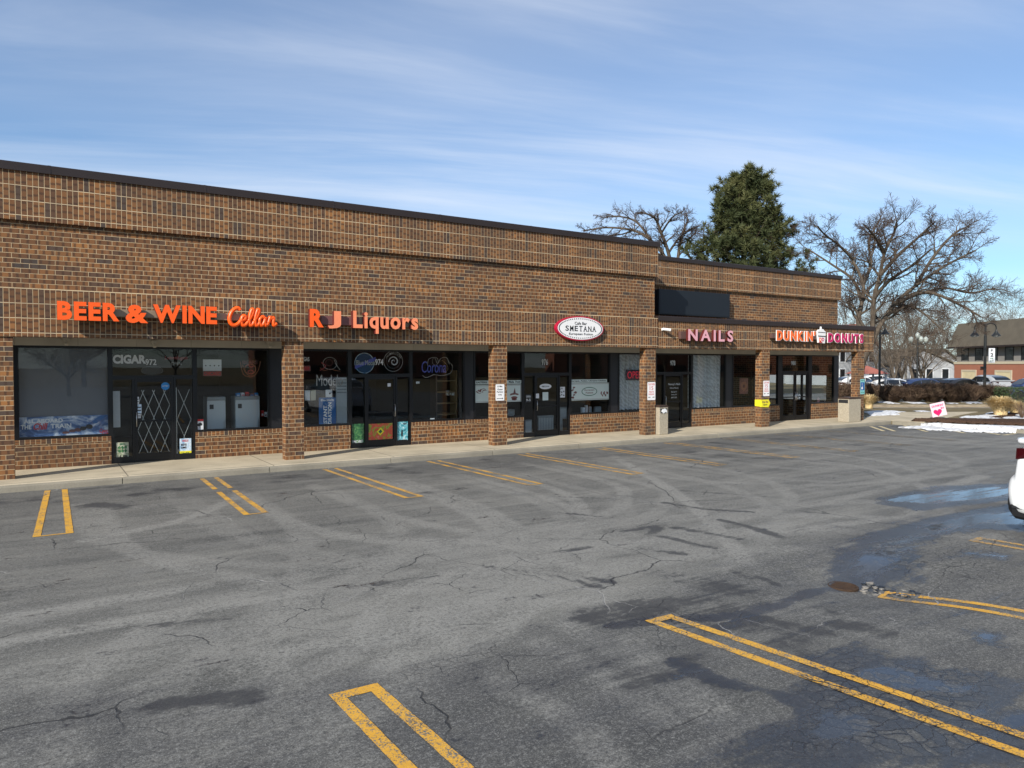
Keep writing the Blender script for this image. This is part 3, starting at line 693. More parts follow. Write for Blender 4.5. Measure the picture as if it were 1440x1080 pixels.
for i in range(70):
    u=rs.uniform(0,1);c=gp(1212+u*80,818+u*14+rs.uniform(-7,7)*(1-.5*u),-.05)
    r=rs.uniform(.016,.05);pts=[(c[0]+r*math.cos(t+rs.uniform(-.3,.3))*rs.uniform(.6,1.2),c[1]+r*math.sin(t)*rs.uniform(.5,1.1)) for t in np.linspace(0,5.4,6)]
    z=float(gz(*c));mb.prism(pts,'z',z-.02,z+rs.uniform(.002,.014),rs.choice(('chunk','chunk','chunkdark','chunkdark','chunkpale')))
tag(mb.build('asphalt_rubble'),'loose black lumps of broken asphalt beside the drain','rubble',kind='stuff')
# ================================================================== BUILDING
XL=-13.4;XM=17.64;XE=30.48
M['sold']=brick_mat('soldier brick',.1016,.3048,False,3.18,.012,3.)
M['sold2']=brick_mat('soldier brick end section',.1016,.3048,False,3.16,.012,13.,x0=.05)
M['soldtop2']=brick_mat('soldier brick end parapet',.1016,.3048,False,5.53,.012,15.,x0=.02)
B=wempty('strip_mall',(8.5,8.,.15),'long brown brick strip mall with soldier-course bands, brick pillars and black shopfronts','building')
def part(name,fn,bevel=0.):
    mb=MB();fn(mb);return mb.build(name,B,bevel=bevel)
part('wall',lambda b:(b.box(XL,XM-.06,.1,.35,4.05,5.55,'brick'),b.box(XM-.3,XM-.06,.35,14.,3.2,6.4,'brick')))
part('upper_band',lambda b:(b.box(XL,XM,.0,.4,5.5,6.53,'soldtop'),b.box(XM-.4,XM,.4,14.,5.5,6.53,'soldtop')))
part('lower_band',lambda b:b.box(XL,XM,.0,.38,3.1,4.1,'sold'))
def cop(b):
    b.prism([(-.045,6.50),(-.05,6.66),(-.03,6.675),(.42,6.675),(.42,6.53),(-.0,6.53)],'x',XL-.03,XM+.04,'coping')
    b.box(XM-.42,XM+.04,.42,14.,6.532,6.675,'coping')
def cop2(b):
    cop(b)
    x=XL+1.4
    while x<XM: b.box(x,x+.05,-.054,-.03,6.5,6.66,'coping');b.box(x-.005,x+.055,-.03,.4,6.675,6.679,'coping');x+=3.05
part('coping',cop2)
part('roof',lambda b:(b.box(XL,XM-.42,.42,14.,6.2,6.4,'roof'),b.box(XM-.06,XE-.4,2.,14.,6.05,6.3,'roof'),b.box(XM,XE-.05,.1,1.72,3.98,4.06,'roof')))
part('wall',lambda b:b.box(XM-.06,XE-.1,1.7,1.95,3.3,5.5,'brick'))
part('upper_band',lambda b:(b.box(XM-.1,XE+.0,1.6,2.,5.45,6.42,'soldtop2'),b.box(XE-.4,XE,2.,14.,5.45,6.42,'soldtop2')))
part('coping',lambda b:(b.prism([(1.555,6.39),(1.55,6.53),(1.57,6.545),(2.02,6.545),(2.02,6.42),(1.6,6.42)],'x',XM-.1,XE+.04,'coping'),b.box(XE-.42,XE+.04,2.02,14.,6.422,6.545,'coping')))
part('lower_band',lambda b:(b.box(XM+.003,XE,.03,.4,3.09,4.05,'sold2'),b.box(XE-.3,XE,.4,1.68,3.09,4.05,'sold2')))
part('coping',lambda b:(b.prism([(-.015,4.02),(-.02,4.175),(.0,4.19),(.45,4.19),(.45,4.06),(.03,4.055)],'x',XM+.003,XE+.04,'coping'),b.box(XE-.34,XE+.04,.45,1.69,4.06,4.19,'coping')))
def endw(b):
    y0,y1=2.05,6.2
    b.box(XE-.35,XE-.1,1.76,y0,.12,5.45,'brick');b.box(XE-.35,XE-.1,y0,y1,.12,.84,'brick')
    b.box(XE-.35,XE-.1,y0,y1,2.1,5.45,'brick');b.box(XE-.35,XE-.1,y1,14.,.12,5.45,'brick')
    b.box(XL,XE-.35,13.7,14.,.0,6.2,'brick');b.box(XL,XL+.3,.4,13.7,0.,6.3,'brick')
part('end_wall',endw)
ew=part('window',lambda b:[b.box(XE-.28,XE-.16,a,a+.06,.84,2.1,'black') for a in (2.05,3.4,4.77,6.14)]+[b.box(XE-.28,XE-.16,2.11,6.14,.84,.9,'black'),b.box(XE-.28,XE-.16,2.11,6.14,2.04,2.1,'black')])
mb=MB();mb.box(XE-.225,XE-.215,2.11,6.14,.9,2.04,'glass');mb.build('pane',ew)
part('soffit',lambda b:(b.box(XL,XM,.38,1.6,3.14,3.2,'soffit'),b.box(XM,XE-.3,.4,1.6,3.14,3.2,'soffit')))
M['header']=mat('beige header panel',(.4,.37,.31),.7,0,.25,2.)
def hdr(b):
    x=-9.
    while x<XE-.12: b.box(x,min(x+1.215,XE-.12),1.57,1.62,2.955,3.14,'header');x+=1.22
part('header',hdr)
# pillars
PR=[-12.53,-6.5,-.46,5.56,11.6,17.58,23.54,29.78]
PL=['','','','','','','','']
for x in PR:
    part('pillar',lambda b:(b.box(x-.457,x,.035,.34,.12,3.12,'brick')))
# ---- shopfront
def bulk(x0,x1,z=.82):
    part('bulkhead',lambda b:(b.box(x0,x1,1.58,1.78,.12,.70,'brick'),b.box(x0,x1,1.57,1.785,.70,z-.002,'rowlock')))
def window(x0,x1,z0=.82,z1=2.955,div=()):
    t=.055
    def f(b):
        b.box(x0,x0+t,1.6,1.71,z0,z1,'black');b.box(x1-t,x1,1.6,1.71,z0,z1,'black')
        b.box(x0+t,x1-t,1.6,1.71,z0,z0+t,'black');b.box(x0+t,x1-t,1.6,1.71,z1-t,z1,'black')
        for d in div: b.box(d-t/2,d+t/2,1.6,1.71,z0+t,z1-t,'black')
    w=part('window',f)
    m=MB();m.box(x0+t,x1-t,1.652,1.66,z0+t,z1-t,'glass');m.build('pane',w);return w
def panel(x0,x1):
    part('black_panel',lambda b:b.box(x0,x1,1.615,1.72,.82,2.955,'blackp'))
def entrance(x0,x1,leaves,t=.05,zt=2.2,bars=None):
    """frame with transom light, sidelights and door leaves [(a,b,handle side)]"""
    a0,b0=leaves[0][0],leaves[-1][1]
    def f(b):
        for x in (x0,a0-t,b0,x1-t):
            b.box(x,x+t,1.6,1.72,.152,2.955 if x in (x0,x1-t) else zt,'black')
        b.box(x0+t,x1-t,1.6,1.72,zt,zt+.06,'black');b.box(x0+t,x1-t,1.6,1.72,2.9,2.955,'black')
        for p,q in ((x0+t,a0-t),(b0+t,x1-t)):
            if q-p>.05:
                b.box(p,q,1.605,1.715,.152,.3,'black');b.box(p,q,1.605,1.715,zt-.04,zt,'black')
    e=part('entrance_frame',f)
    m=MB();m.box(x0+t,x1-t,1.655,1.663,zt+.06,2.9,'glass');m.build('transom_pane',e)
    for p,q in ((x0+t,a0-t),(b0+t,x1-t)):
        if q-p>.05:
            m=MB();m.box(p,q,1.655,1.663,.3,zt-.04,'glass');m.build('sidelight_pane',e)
    for a,b_,hs in leaves:
        s=.065
        def g(b):
            b.box(a+.004,a+s,1.615,1.665,.16,zt-.004,'black');b.box(b_-s,b_-.004,1.615,1.665,.16,zt-.004,'black')
            b.box(a+s,b_-s,1.615,1.665,.16,.36,'black');b.box(a+s,b_-s,1.615,1.665,zt-.1,zt-.004,'black')
        d=part('door',g)
        m=MB();m.box(a+s,b_-s,1.637,1.645,.36,zt-.1,'glass');m.build('pane',d)
        hx=a+.035 if hs<0 else b_-.035
        m=MB();m.tube([(hx,1.615,1.02),(hx,1.56,1.02),(hx,1.56,1.36),(hx,1.615,1.36)],.012,'steel',8);m.build('handle',d,smooth=True)
        m=MB();m.box(a+s,b_-s,1.6,1.632,1.13,1.17,'black');m.build('push_bar',d)
# left of the frame: two more bays, as the mall goes on
for a,b_ in ((-9.0,-6.95),(-6.5,-3.2),(-2.2,-.46)): bulk(a,b_)
window(-9.,-6.7);window(-6.7,-4.6);window(-4.6,-3.2)
entrance(-3.2,-2.2,[(-3.1,-2.3,-1)])
window(-2.2,-.46)
bulk(-.46,1.41);window(-.46,1.41)
entrance(1.41,3.28,[(1.92,2.79,-1)])
bulk(3.28,7.35);window(3.28,5.14);panel(5.14,5.52);window(5.52,7.35)
entrance(7.35,9.23,[(7.84,8.74,1)])
bulk(9.23,13.22);window(9.23,11.05);panel(11.05,11.37);window(11.37,13.22)
entrance(13.22,15.14,[(13.72,14.66,-1)])
bulk(15.14,19.1);window(15.14,16.93);panel(16.93,17.28);window(17.28,19.1)
entrance(19.1,20.98,[(19.55,20.45,-1)])
bulk(20.98,26.2);window(20.98,22.92);panel(22.92,23.27);window(23.27,24.85);window(24.85,26.16)
part('black_panel',lambda b:b.box(26.16,26.34,1.6,1.72,.152,2.955,'black'))
entrance(26.34,28.2,[(26.42,27.27,1),(27.29,28.13,-1)])
part('black_panel',lambda b:b.box(28.2,28.36,1.6,1.72,.152,2.955,'black'))
bulk(28.36,XE-.1);window(28.36,30.06);panel(30.06,XE-.1)
# interiors: dark rooms behind the glass
M['carpet']=mat('dark shop floor',(.06,.055,.05),.6,0,.3,2.)
M['counter']=mat('dark counter wood',(.05,.03,.02),.5,0,.3,3.)
def rooms(b):
    b.box(-9.,XE-.36,1.8,9.,.1,.148,'carpet');b.box(-9.,XE-.36,1.8,9.,3.2,3.26,'darkroom')
    b.box(-9.,XE-.36,9.,9.1,.148,3.2,'darkroom')
    for x in (-9.1,5.3,11.15,17.1,23.1): b.box(x,x+.1,1.8,9.,.148,3.2,'darkroom')
part('shop_interior',rooms)
# ================================================================== SIGNS AND WINDOW DISPLAYS
def raceway(par,x0,x1,z0,z1,y0,m):
    mb=MB();mb.box(x0,x1,y0,-.002,z0,z1,m);return mb.build('raceway',par,bevel=.01)
# beer & wine cellar
t=wempty('channel_letter_sign',(2.6,-.2,3.4),'bright orange raised letters reading BEER & WINE Cellar on the brick band','sign')
raceway(t,.62,4.7,3.56,3.72,-.2,'racetan')
word(t,'BEER',.32,1.46,3.45,3.84,-.34,-.2,'orange','lretn',.045,.07)
word(t,'&',1.58,2.02,3.43,3.83,-.34,-.2,'orange','lretn',.045)
word(t,'WINE',2.12,3.45,3.45,3.85,-.34,-.2,'orange','lretn',.045,.07)
def script(par,strokes,x0,x1,z0,z1,y,rad,m,flat=.45,name='letter',shear=0.):
    pts=[p for s in strokes for p in s]
    a,b=min(p[0] for p in pts),max(p[0] for p in pts);c,d=min(p[1] for p in pts),max(p[1] for p in pts)
    for s in strokes:
        q=spline(s,5)
        mb=MB();k=(z1-z0)/(d-c)
        mb.tube([(x0+(u-a)/(b-a)*(x1-x0)+shear*(v-c)*k,0,z0+(v-c)*k) for u,v in q],rad,m,8)
        mb.v=[(vx,y+vy*flat,vz) for vx,vy,vz in mb.v]
        mb.build(name,par,smooth=True)
def spline(p,k=5,closed=False):
    """Catmull-Rom through 2D or 3D points"""
    out=[];n=len(p)
    if n<3: return p
    for i in range(n-1):
        a,b,c,d=[np.array(p[max(0,min(n-1,i+j))],float) for j in (-1,0,1,2)]
        for t_ in np.linspace(0,1,k,endpoint=False):
            out.append(tuple(.5*((2*b)+(-a+c)*t_+(2*a-5*b+4*c-d)*t_**2+(-a+3*b-3*c+d)*t_**3)))
    return out+[tuple(p[-1])]
CEL=[[(1.05,1.35),(.95,1.5),(.7,1.5),(.35,1.2),(.15,.7),(.2,.25),(.5,.02),(.85,.15),(1.1,.45)],
 [(1.1,.45),(1.45,.55),(1.5,.8),(1.3,.85),(1.15,.5),(1.2,.12),(1.45,.05),(1.75,.4)],
 [(1.75,.4),(2.1,1.0),(2.2,1.4),(2.05,1.4),(1.85,.7),(1.85,.15),(2.05,.08),(2.25,.4)],
 [(2.25,.4),(2.6,1.0),(2.7,1.4),(2.55,1.4),(2.35,.7),(2.35,.15),(2.55,.08),(2.75,.35)],
 [(3.2,.7),(3.0,.85),(2.75,.6),(2.75,.2),(2.95,.08),(3.15,.4),(3.25,.8),(3.2,.3),(3.3,.08),(3.5,.3)],
 [(3.5,.3),(3.68,.85),(3.75,.7),(4.0,.78),(3.95,.4),(4.0,.12),(4.25,.3)]]
script(t,CEL,3.74,4.82,3.44,3.84,-.27,.046,'orange',1.3)
# rj liquors
t=wempty('channel_letter_sign',(7.1,-.2,3.4),'sun-faded orange raised letters reading RJ Liquors on the brick band','sign')
raceway(t,5.95,6.95,3.53,3.75,-.17,'racered');raceway(t,6.955,8.5,3.53,3.75,-.14,'racetan')
word(t,'R',5.62,5.97,3.45,3.9,-.3,-.17,'orange','lretn',.05)
word(t,'J',6.08,6.42,3.43,3.87,-.3,-.17,'salmon','lretn',.035)
word(t,'Liquors',6.74,8.56,3.46,3.9,-.3,-.14,'salmon','lretn',.035,.09)
# oval cafe sign
t=wempty('oval_sign',(14.22,-.1,3.27),'white oval sign with crimson rim reading SMETANA over the cafe','sign')
def ell(a,b,n=56,cx=14.22,cz=3.655): return [(cx+a*math.cos(2*math.pi*i/n),cz+b*math.sin(2*math.pi*i/n)) for i in range(n)]
mb=MB();mb.prism(ell(.94,.385),'y',-.13,-.002,'rim');mb.build('cabinet',t,bevel=.012)
mb=MB();mb.prism(ell(.885,.345),'y',-.138,-.13,'signwhite');fc=mb.build('face',t)
mb=MB()
for i in range(64):
    a=2*math.pi*i/64;c=(14.22+.84*math.cos(a),3.655+.302*math.sin(a))
    mb.prism([(c[0]+.02*math.cos(q),c[1]+.02*math.sin(q)) for q in np.linspace(0,5.4,7)],'y',-.1405,-.1382,'inkblack')
mb.build('dotted_border',fc)
mb=MB()
for i_,c_ in enumerate('SMETANA'):
    xx=13.6+.178*i_;flat_text(mb,c_,xx+.02,xx+.15,3.572,3.735,-.14,'inkblack',.015)
    if c_!='S':
        for q_ in ((xx,xx+.06),(xx+.11,xx+.17)) if c_ in 'MNA' else ((xx+.05,xx+.12),) if c_=='T' else ():
            mb.box(q_[0],q_[1],-.1445,-.1435,3.568,3.583,'inkblack')
flat_text(mb,'Cafe Bar',13.98,14.46,3.77,3.86,-.14,'inkblack',.008);flat_text(mb,'European Fusion',13.76,14.7,3.43,3.52,-.14,'inkblack',.008)
mb.build('lettering',fc)
# nails
t=wempty('channel_letter_sign',(20.,-.2,3.3),'faded pink raised letters reading NAILS on a brown raceway','sign')
raceway(t,18.6,20.95,3.42,3.68,-.12,'racebr')
word(t,'NAILS',18.86,21.16,3.36,3.76,-.22,-.12,'pink','lretn',.03,.22)
# donut shop
t=wempty('channel_letter_sign',(26.5,-.2,3.35),'orange and magenta white-edged letters reading DUNKIN\' DONUTS with a cup','sign')
raceway(t,23.45,29.0,3.54,3.72,-.14,'racebr')
word(t,"DUNKIN'",23.66,26.04,3.46,3.84,-.19,-.165,'dorange','dorange',.04,.15,outline=(.016,'signwhite'))
word(t,'DONUTS',26.88,29.34,3.44,3.82,-.19,-.165,'magenta','magenta',.04,.15,outline=(.016,'signwhite'))
mb=MB();mb.prism([(26.22,3.41),(26.66,3.39),(26.72,3.86),(26.62,3.9),(26.56,3.96),(26.44,3.97),(26.43,4.06),(26.39,4.06),(26.38,3.96),(26.22,3.93),(26.15,3.86)],'y',-.2,-.14,'signwhite');cup=mb.build('cup',t,bevel=.01)
mb=MB();flat_text(mb,'D',26.27,26.43,3.47,3.62,-.202,'dorange',.04);flat_text(mb,'D',26.45,26.6,3.47,3.62,-.202,'magenta',.04);mb.prism([(26.2,3.66),(26.67,3.65),(26.68,3.69),(26.19,3.7)],'y',-.205,-.201,'lblk');mb.prism([(26.2,3.82),(26.69,3.81),(26.69,3.835),(26.195,3.845)],'y',-.205,-.201,'inkblack')
mb.prism([(26.24,3.42),(26.5,3.41),(26.36,3.5)],'y',-.204,-.201,'inkred');mb.build('cup_print',cup)
# blank panel
t=wempty('blank_sign_panel',(20.97,1.5,4.37),'blank dark navy sign box above the NAILS letters','sign')
mb=MB();mb.box(19.02,22.83,1.38,1.69,4.38,5.3,'navy');cb=mb.build('cabinet',t,bevel=.012)
mb=MB();mb.box(19.07,22.78,1.372,1.379,4.42,5.26,'navy');mb.build('face',cb)
# security camera and lamps under the soffit
def seccam(x,z,y,label):
    t=empty('security_camera',(x,y,z),label,'camera')
    mb=MB();mb.box(-.03,.03,-.03,0,-.03,.05,'white');mb.build('bracket',t,bevel=.006)
    mb=MB();mb.tube([(-.02,-.05,.02),(.16,-.2,-.01)],.045,'white',12);mb.tube([(.16,-.2,-.01),(.19,-.225,-.016)],.05,'white',12);mb.build('housing',t,smooth=False)
seccam(17.86,3.72,.03,'white security camera mounted left of the NAILS sign')
for x,z,lb in ((.52,3.0,'small white box fixture under the soffit at the left window'),(2.35,2.97,'small beige flood light above the grille door'),(5.1,3.0,'small white box fixture under the soffit by the second pillar')):
    o=empty('soffit_fixture',(x,1.45,z),lb,'light fixture')
    mb=MB();mb.box(-.07,.07,-.05,.1,.06,.14,'header');mb.build('base',o,bevel=.01)
    mb=MB();mb.tube([(0,0,.06),(0,-.05,-.02)],[.055,.04],'header',10);mb.build('head',o)
# ---- helpers for things on the glass
def sheet(name,px,y,m,label,cat,pads=None,th=.004,fn=None):
    """flat sheet whose picture corners are px=(x0,y0,x1,y1), at depth y"""
    (a,_),(b,_)=wp(px[0],(px[1]+px[3])/2,y),wp(px[2],(px[1]+px[3])/2,y);xm=(px[0]+px[2])/2
    _,z1=wp(xm,px[1],y);_,z0=wp(xm,px[3],y)
    t=wempty(name,((a+b)/2,y,z0),label,cat)
    mb=MB();mb.box(a,b,y,y+th,z0,z1,m);s=mb.build('sheet',t)
    if fn:
        mb=MB();fn(mb,a,b,z0,z1,y-.0012);mb.build('print',t)
    return t
def txt(mb,body,a,b,z0,z1,y,m,u0,u1,v0,v1,off=.02,shear=0.):
    flat_text(mb,body,a+(b-a)*u0,a+(b-a)*u1,z0+(z1-z0)*v0,z0+(z1-z0)*v1,y,m,off,shear,.0015)
def blob(mb,a,b,z0,z1,y,m,u,v,ru,rv,n=14,jit=0.,seed=0):
    r=random.Random(seed)
    mb.prism([(a+(b-a)*(u+ru*math.cos(q)*(1+r.uniform(-jit,jit))),z0+(z1-z0)*(v+rv*math.sin(q)*(1+r.uniform(-jit,jit)))) for q in [2*math.pi*i/n for i in range(n)]],'y',y-.0012,y,m)
def pic_mat(name,stops,scale=3.,dist=1.5,stretch=(1,1,1.)):
    m,n=newmat(name);p=n.vm('MULTIPLY',n.pos(),stretch);n.out(n.ramp(n.noise(p,scale,5,.6,dist),stops),.45);return m
M['alps']=pic_mat('snowy mountain print',[(.3,(.02,.05,.14)),(.45,(.08,.16,.36)),(.54,(.35,.42,.56)),(.64,(.72,.74,.8)),(.8,(.6,.65,.74))],1.7,2.2,(1.,1.,1.6))
M['greenpic']=pic_mat('green poster print',[(.3,(.01,.03,.015)),(.5,(.03,.14,.05)),(.65,(.16,.3,.1)),(.8,(.5,.5,.3))],7.)
M['fruitpic']=pic_mat('red fruit poster print',[(.3,(.05,.12,.02)),(.42,(.3,.35,.04)),(.52,(.5,.05,.03)),(.66,(.65,.14,.06)),(.8,(.05,.35,.42))],5.)
M['seapic']=pic_mat('turquoise sea poster print',[(.3,(.02,.06,.08)),(.45,(.05,.32,.38)),(.6,(.3,.55,.6)),(.75,(.75,.78,.75))],6.)
M['beigepic']=pic_mat('olive poster print',[(.3,(.12,.16,.07)),(.5,(.38,.4,.28)),(.7,(.6,.58,.48))],9.)
M['bluepic']=pic_mat('pale blue poster print',[(.3,(.1,.28,.5)),(.5,(.5,.62,.72)),(.7,(.72,.75,.78))],9.)
M['mint']=mat('pale mint banner',(.55,.63,.6),.6,0,.08,3.)
M['blueposter']=mat('blue poster',(.01,.1,.3),.5,0,.15,3.)
M['lblue']=mat('blue sticker',(.02,.2,.5),.5,0,.1)
M['yellowb']=mat('yellow banner',(.75,.66,.02),.5,0,.08)
M['teal']=mat('teal sign paint',(.2,.48,.47),.5,0,.1)
M['shade']=mat('grey roller shade',(.15,.155,.175),.8,0,.06,3.)
M['greyneon']=mat('unlit glass tube',(.42,.4,.38),.25,0,.1)
M['redneon']=mat('unlit red tube',(.4,.05,.06),.3,0,.1)
M['blueneon']=mat('unlit blue tube',(.1,.12,.5),.3,0,.1)
M['orneon']=mat('unlit orange tube',(.3,.1,.04),.3,0,.1)
M['wood']=mat('shelf wood',(.2,.14,.07),.6,0,.2,4.)
M['cooler']=mat('white cooler enamel',(.5,.54,.56),.4,0,.08,2.)
M['coolerside']=mat('grey cooler side',(.25,.27,.28),.5,0,.08,2.)
def grey(b): return mat('grey %d'%int(b*100),(b,b,b),.6)
# roller shade, mountain poster
sheet('roller_shade',(27,489,154,600),1.76,'shade','plain grey roller shade filling the left shop window','window shade',th=.01)
def alps(mb,a,b,z0,z1,y):
    txt(mb,'ALL ABOARD',a,b,z0,z1,y,'signwhite',.06,.47,.72,.9,.03);txt(mb,'THE',a,b,z0,z1,y,'signwhite',.03,.14,.46,.66,.03)
    txt(mb,'Chill',a,b,z0,z1,y,'inkred',.16,.31,.42,.72,.03,.3);txt(mb,'TRAIN',a,b,z0,z1,y,'signwhite',.34,.56,.46,.66,.02)
    txt(mb,'Coors',a,b,z0,z1,y,'inkred',.87,.985,.17,.36,.03,.3);txt(mb,'Light',a,b,z0,z1,y,'inkred',.89,.99,.04,.17,.03,.3)
    for k,(u,v) in enumerate(((.5,.2),(.57,.26),(.63,.3),(.69,.36),(.76,.42))):   # a train winding through the snow
        blob(mb,a,b,z0,z1,y-.0003*k,'inkblack' if k>2 else 'racered',u,v+.05,.04,.06+.015*k,8,.15,k)
    mb.prism([(a+(b-a)*.72,z0+(z1-z0)*.55),(a+(b-a)*.84,z0+(z1-z0)*.62),(a+(b-a)*.97,z0+(z1-z0)*.98),(a+(b-a)*.88,z0+(z1-z0)*.96)],'y',y-.0012,y,'blueposter')
sheet('poster',(25,585,156,616),1.735,'alps','wide snowy mountain beer poster reading ALL ABOARD THE Chill TRAIN','poster',fn=alps)
def bill(mb,a,b,z0,z1,y):
    txt(mb,'16.99',a,b,z0,z1,y,'inkblack',.1,.9,.06,.26,.03)
    for k in range(6): blob(mb,a,b,z0,z1,y,'greenpic',.25+.25*(k%3),.5+.2*(k//3),.11,.09,10,.2,k)
    txt(mb,'BEER',a,b,z0,z1,y,'inkgreen',.3,.7,.85,.95,.02)
sheet('price_poster',(163.5,622,181,646),1.64,'beigepic','olive poster priced 16.99 low beside the grille door','poster',fn=bill)
def bl2(mb,a,b,z0,z1,y):
    txt(mb,'REDS',a,b,z0,z1,y,'inkred',.25,.75,.8,.93,.02);txt(mb,'MADE FOR',a,b,z0,z1,y,'inkblack',.12,.6,.56,.7,.03);txt(mb,'SUMMER',a,b,z0,z1,y,'inkblack',.12,.6,.4,.52,.03)
    mb.box(a,b,y-.0012,y,z0,z0+(z1-z0)*.25,'yellowb');txt(mb,'2 for $20',a,b,z0,z1,y-.0015,'inkgreen',.15,.8,.05,.18,.02)
sheet('price_poster',(252.5,616.5,269,640),1.64,'bluepic','pale blue and lime poster low in the sidelight right of the grille door','poster',fn=bl2)
def camst(mb,a,b,z0,z1,y):
    mb.box(a,b,y-.001,y,z0+(z1-z0)*.82,z1,'inkred');mb.prism([(a+(b-a)*q[0],z0+(z1-z0)*q[1]) for q in ((.15,.55),(.6,.7),(.85,.6),(.85,.45),(.4,.35),(.15,.4))],'y',y-.0012,y,'inkblack')
    mb.box(a+(b-a)*.5,a+(b-a)*.6,y-.0014,y-.0002,z0+(z1-z0)*.15,z0+(z1-z0)*.4,'inkblack')
sheet('warning_sticker',(275.5,589.5,286,605),1.64,'paper','white sticker with a black surveillance camera drawing and red top edge','sticker',fn=camst)
# interior wall strip and box left of the door
sheet('white_board',(158,550,169,601),1.9,'paper','narrow tall white board standing inside the left sidelight of the grille door','board',th=.03)
# CIGAR letters, number
def decal(name,body,px,y,m,label,off=.03,shear=0.,cat='lettering',group=None):
    (a,_),(b,_)=wp(px[0],(px[1]+px[3])/2,y),wp(px[2],(px[1]+px[3])/2,y);xm=(px[0]+px[2])/2
    _,z1=wp(xm,px[1],y);_,z0=wp(xm,px[3],y)
    mb=MB();flat_text(mb,body,a,b,z0,z1,y,m,off,shear,.004);o=mb.build(name);return tag(o,label,cat,group)
M['ltgrey']=mat('pale grey vinyl',(.5,.52,.52),.5,0,.05)
decal('window_lettering','CIGAR',(158.5,499,205.5,511.5),1.645,'ltgrey','pale grey block letters reading CIGAR on the transom glass',.05)
decal('door_number','972',(204.5,505,220,513.5),1.642,'ltgrey','white door number 972 above the grille door',.02,cat='number')
decal('door_number','974',(527.5,505,538.8,513.5),1.642,'paper','white door number 974 between two round beer signs',.02,cat='number')
decal('door_number','976',(761.5,505,770.5,513.5),1.642,'ltgrey','white door number 976 above the cafe door',.02,cat='number')
decal('door_number','978',(942.5,507,949.5,514),1.642,'ltgrey','white door number 978 above the nail salon door',.02,cat='number')
decal('door_number','980',(1112.5,507.5,1119,513.5),1.642,'ltgrey','white door number 980 above the double doors',.02,cat='number')
# beer neons (unlit)
def neon(name,label,fn):
    t=wempty(name,(0,1.78,2.),label,'neon sign');fn(t);return t
def ntext(t,body,px,y,m,off=-.012,shear=0.):
    (a,_),(b,_)=wp(px[0],(px[1]+px[3])/2,y),wp(px[2],(px[1]+px[3])/2,y);xm=(px[0]+px[2])/2
    _,z1=wp(xm,px[1],y);_,z0=wp(xm,px[3],y)
    mb=MB();put_glyph(mb,body,a,b,z0,z1,y-.012,y+.012,m,m,off,shear);return mb.build('lettering',t)
def nring(t,px,py,rx,rz,y,m,rad=.009,a0=0.,a1=6.2832,name='tube'):
    c=wp(px,py,y);mb=MB();mb.tube([(c[0]+rx*math.cos(q),y,c[1]+rz*math.sin(q)) for q in np.linspace(a0,a1,28)],rad,m,6);return mb.build(name,t,smooth=True)
def npath(t,pts,y,m,rad=.009):
    mb=MB();mb.tube([(wp(a,b,y)[0],y,wp(a,b,y)[1]) for a,b in spline(pts,4)],rad,m,6);return mb.build('tube',t,smooth=True)
def f(t):
    t.location=(*wp(248,510,1.78)[:1],1.78,2.4);ntext(t,'Leinenkugels',(231.5,500.5,264,507),1.78,'redneon',.0,.35);ntext(t,'OPEN',(241,509,255,513.5),1.78,'greyneon')
neon('neon_sign','dim red script beer sign with OPEN beneath, above the grille door',f)
def f(t):
    t.location=(wp(214,521,1.78)[0],1.78,2.3);c=wp(214,521,1.78);mb=MB();mb.prism([(c[0]+.24*math.cos(q),c[1]+.11*math.sin(q)) for q in np.linspace(0,6.1,26)],'y',1.78,1.8,grey(.04));mb.build('panel',t);nring(t,214,521,.24,.11,1.775,grey(.1),.008)
neon('oval_plaque','dark oval plaque hanging under the CIGAR letters','' or f)
def flag(mb,a,b,z0,z1,y):
    for k in range(4):
        cx=.15+.233*k;pts=[]
        for q in range(12):
            r=(.055 if q%2==0 else .028);pts.append((a+(b-a)*(cx+r*math.sin(q*math.pi/6)),z0+(z1-z0)*.63+(b-a)*r*math.cos(q*math.pi/6)))
        mb.prism(pts,'y',y-.0012,y,'inkblack')
    mb.box(a,b,y-.001,y,z0,z0+(z1-z0)*.32,'racered');txt(mb,'CHICAGO',a,b,z0,z1,y-.0012,'inkred',.05,.95,.05,.27,.03)
sheet('poster',(285.5,505.5,311.5,529),1.78,'paper','white poster with four dark stars and a red CHICAGO strip','poster',fn=flag)
def f(t):
    t.location=(wp(351,518,1.78)[0],1.78,2.2)
    ntext(t,'BEARS',(341,507,362,512),1.78,'racered',0.);npath(t,[(341,513),(344,522),(350,528),(358,528),(364,518),(366,508)],1.78,'orneon');nring(t,352,519,.14,.13,1.78,'orneon');nring(t,352.5,523,.07,.05,1.78,'redneon');npath(t,[(338,509),(342,526),(352,530)],1.78,'orneon');npath(t,[(345,515),(349,513),(353,516),(358,514)],1.78,'redneon')
neon('neon_sign','unlit reddish neon sign with a curled crest, right of the starred poster',f)
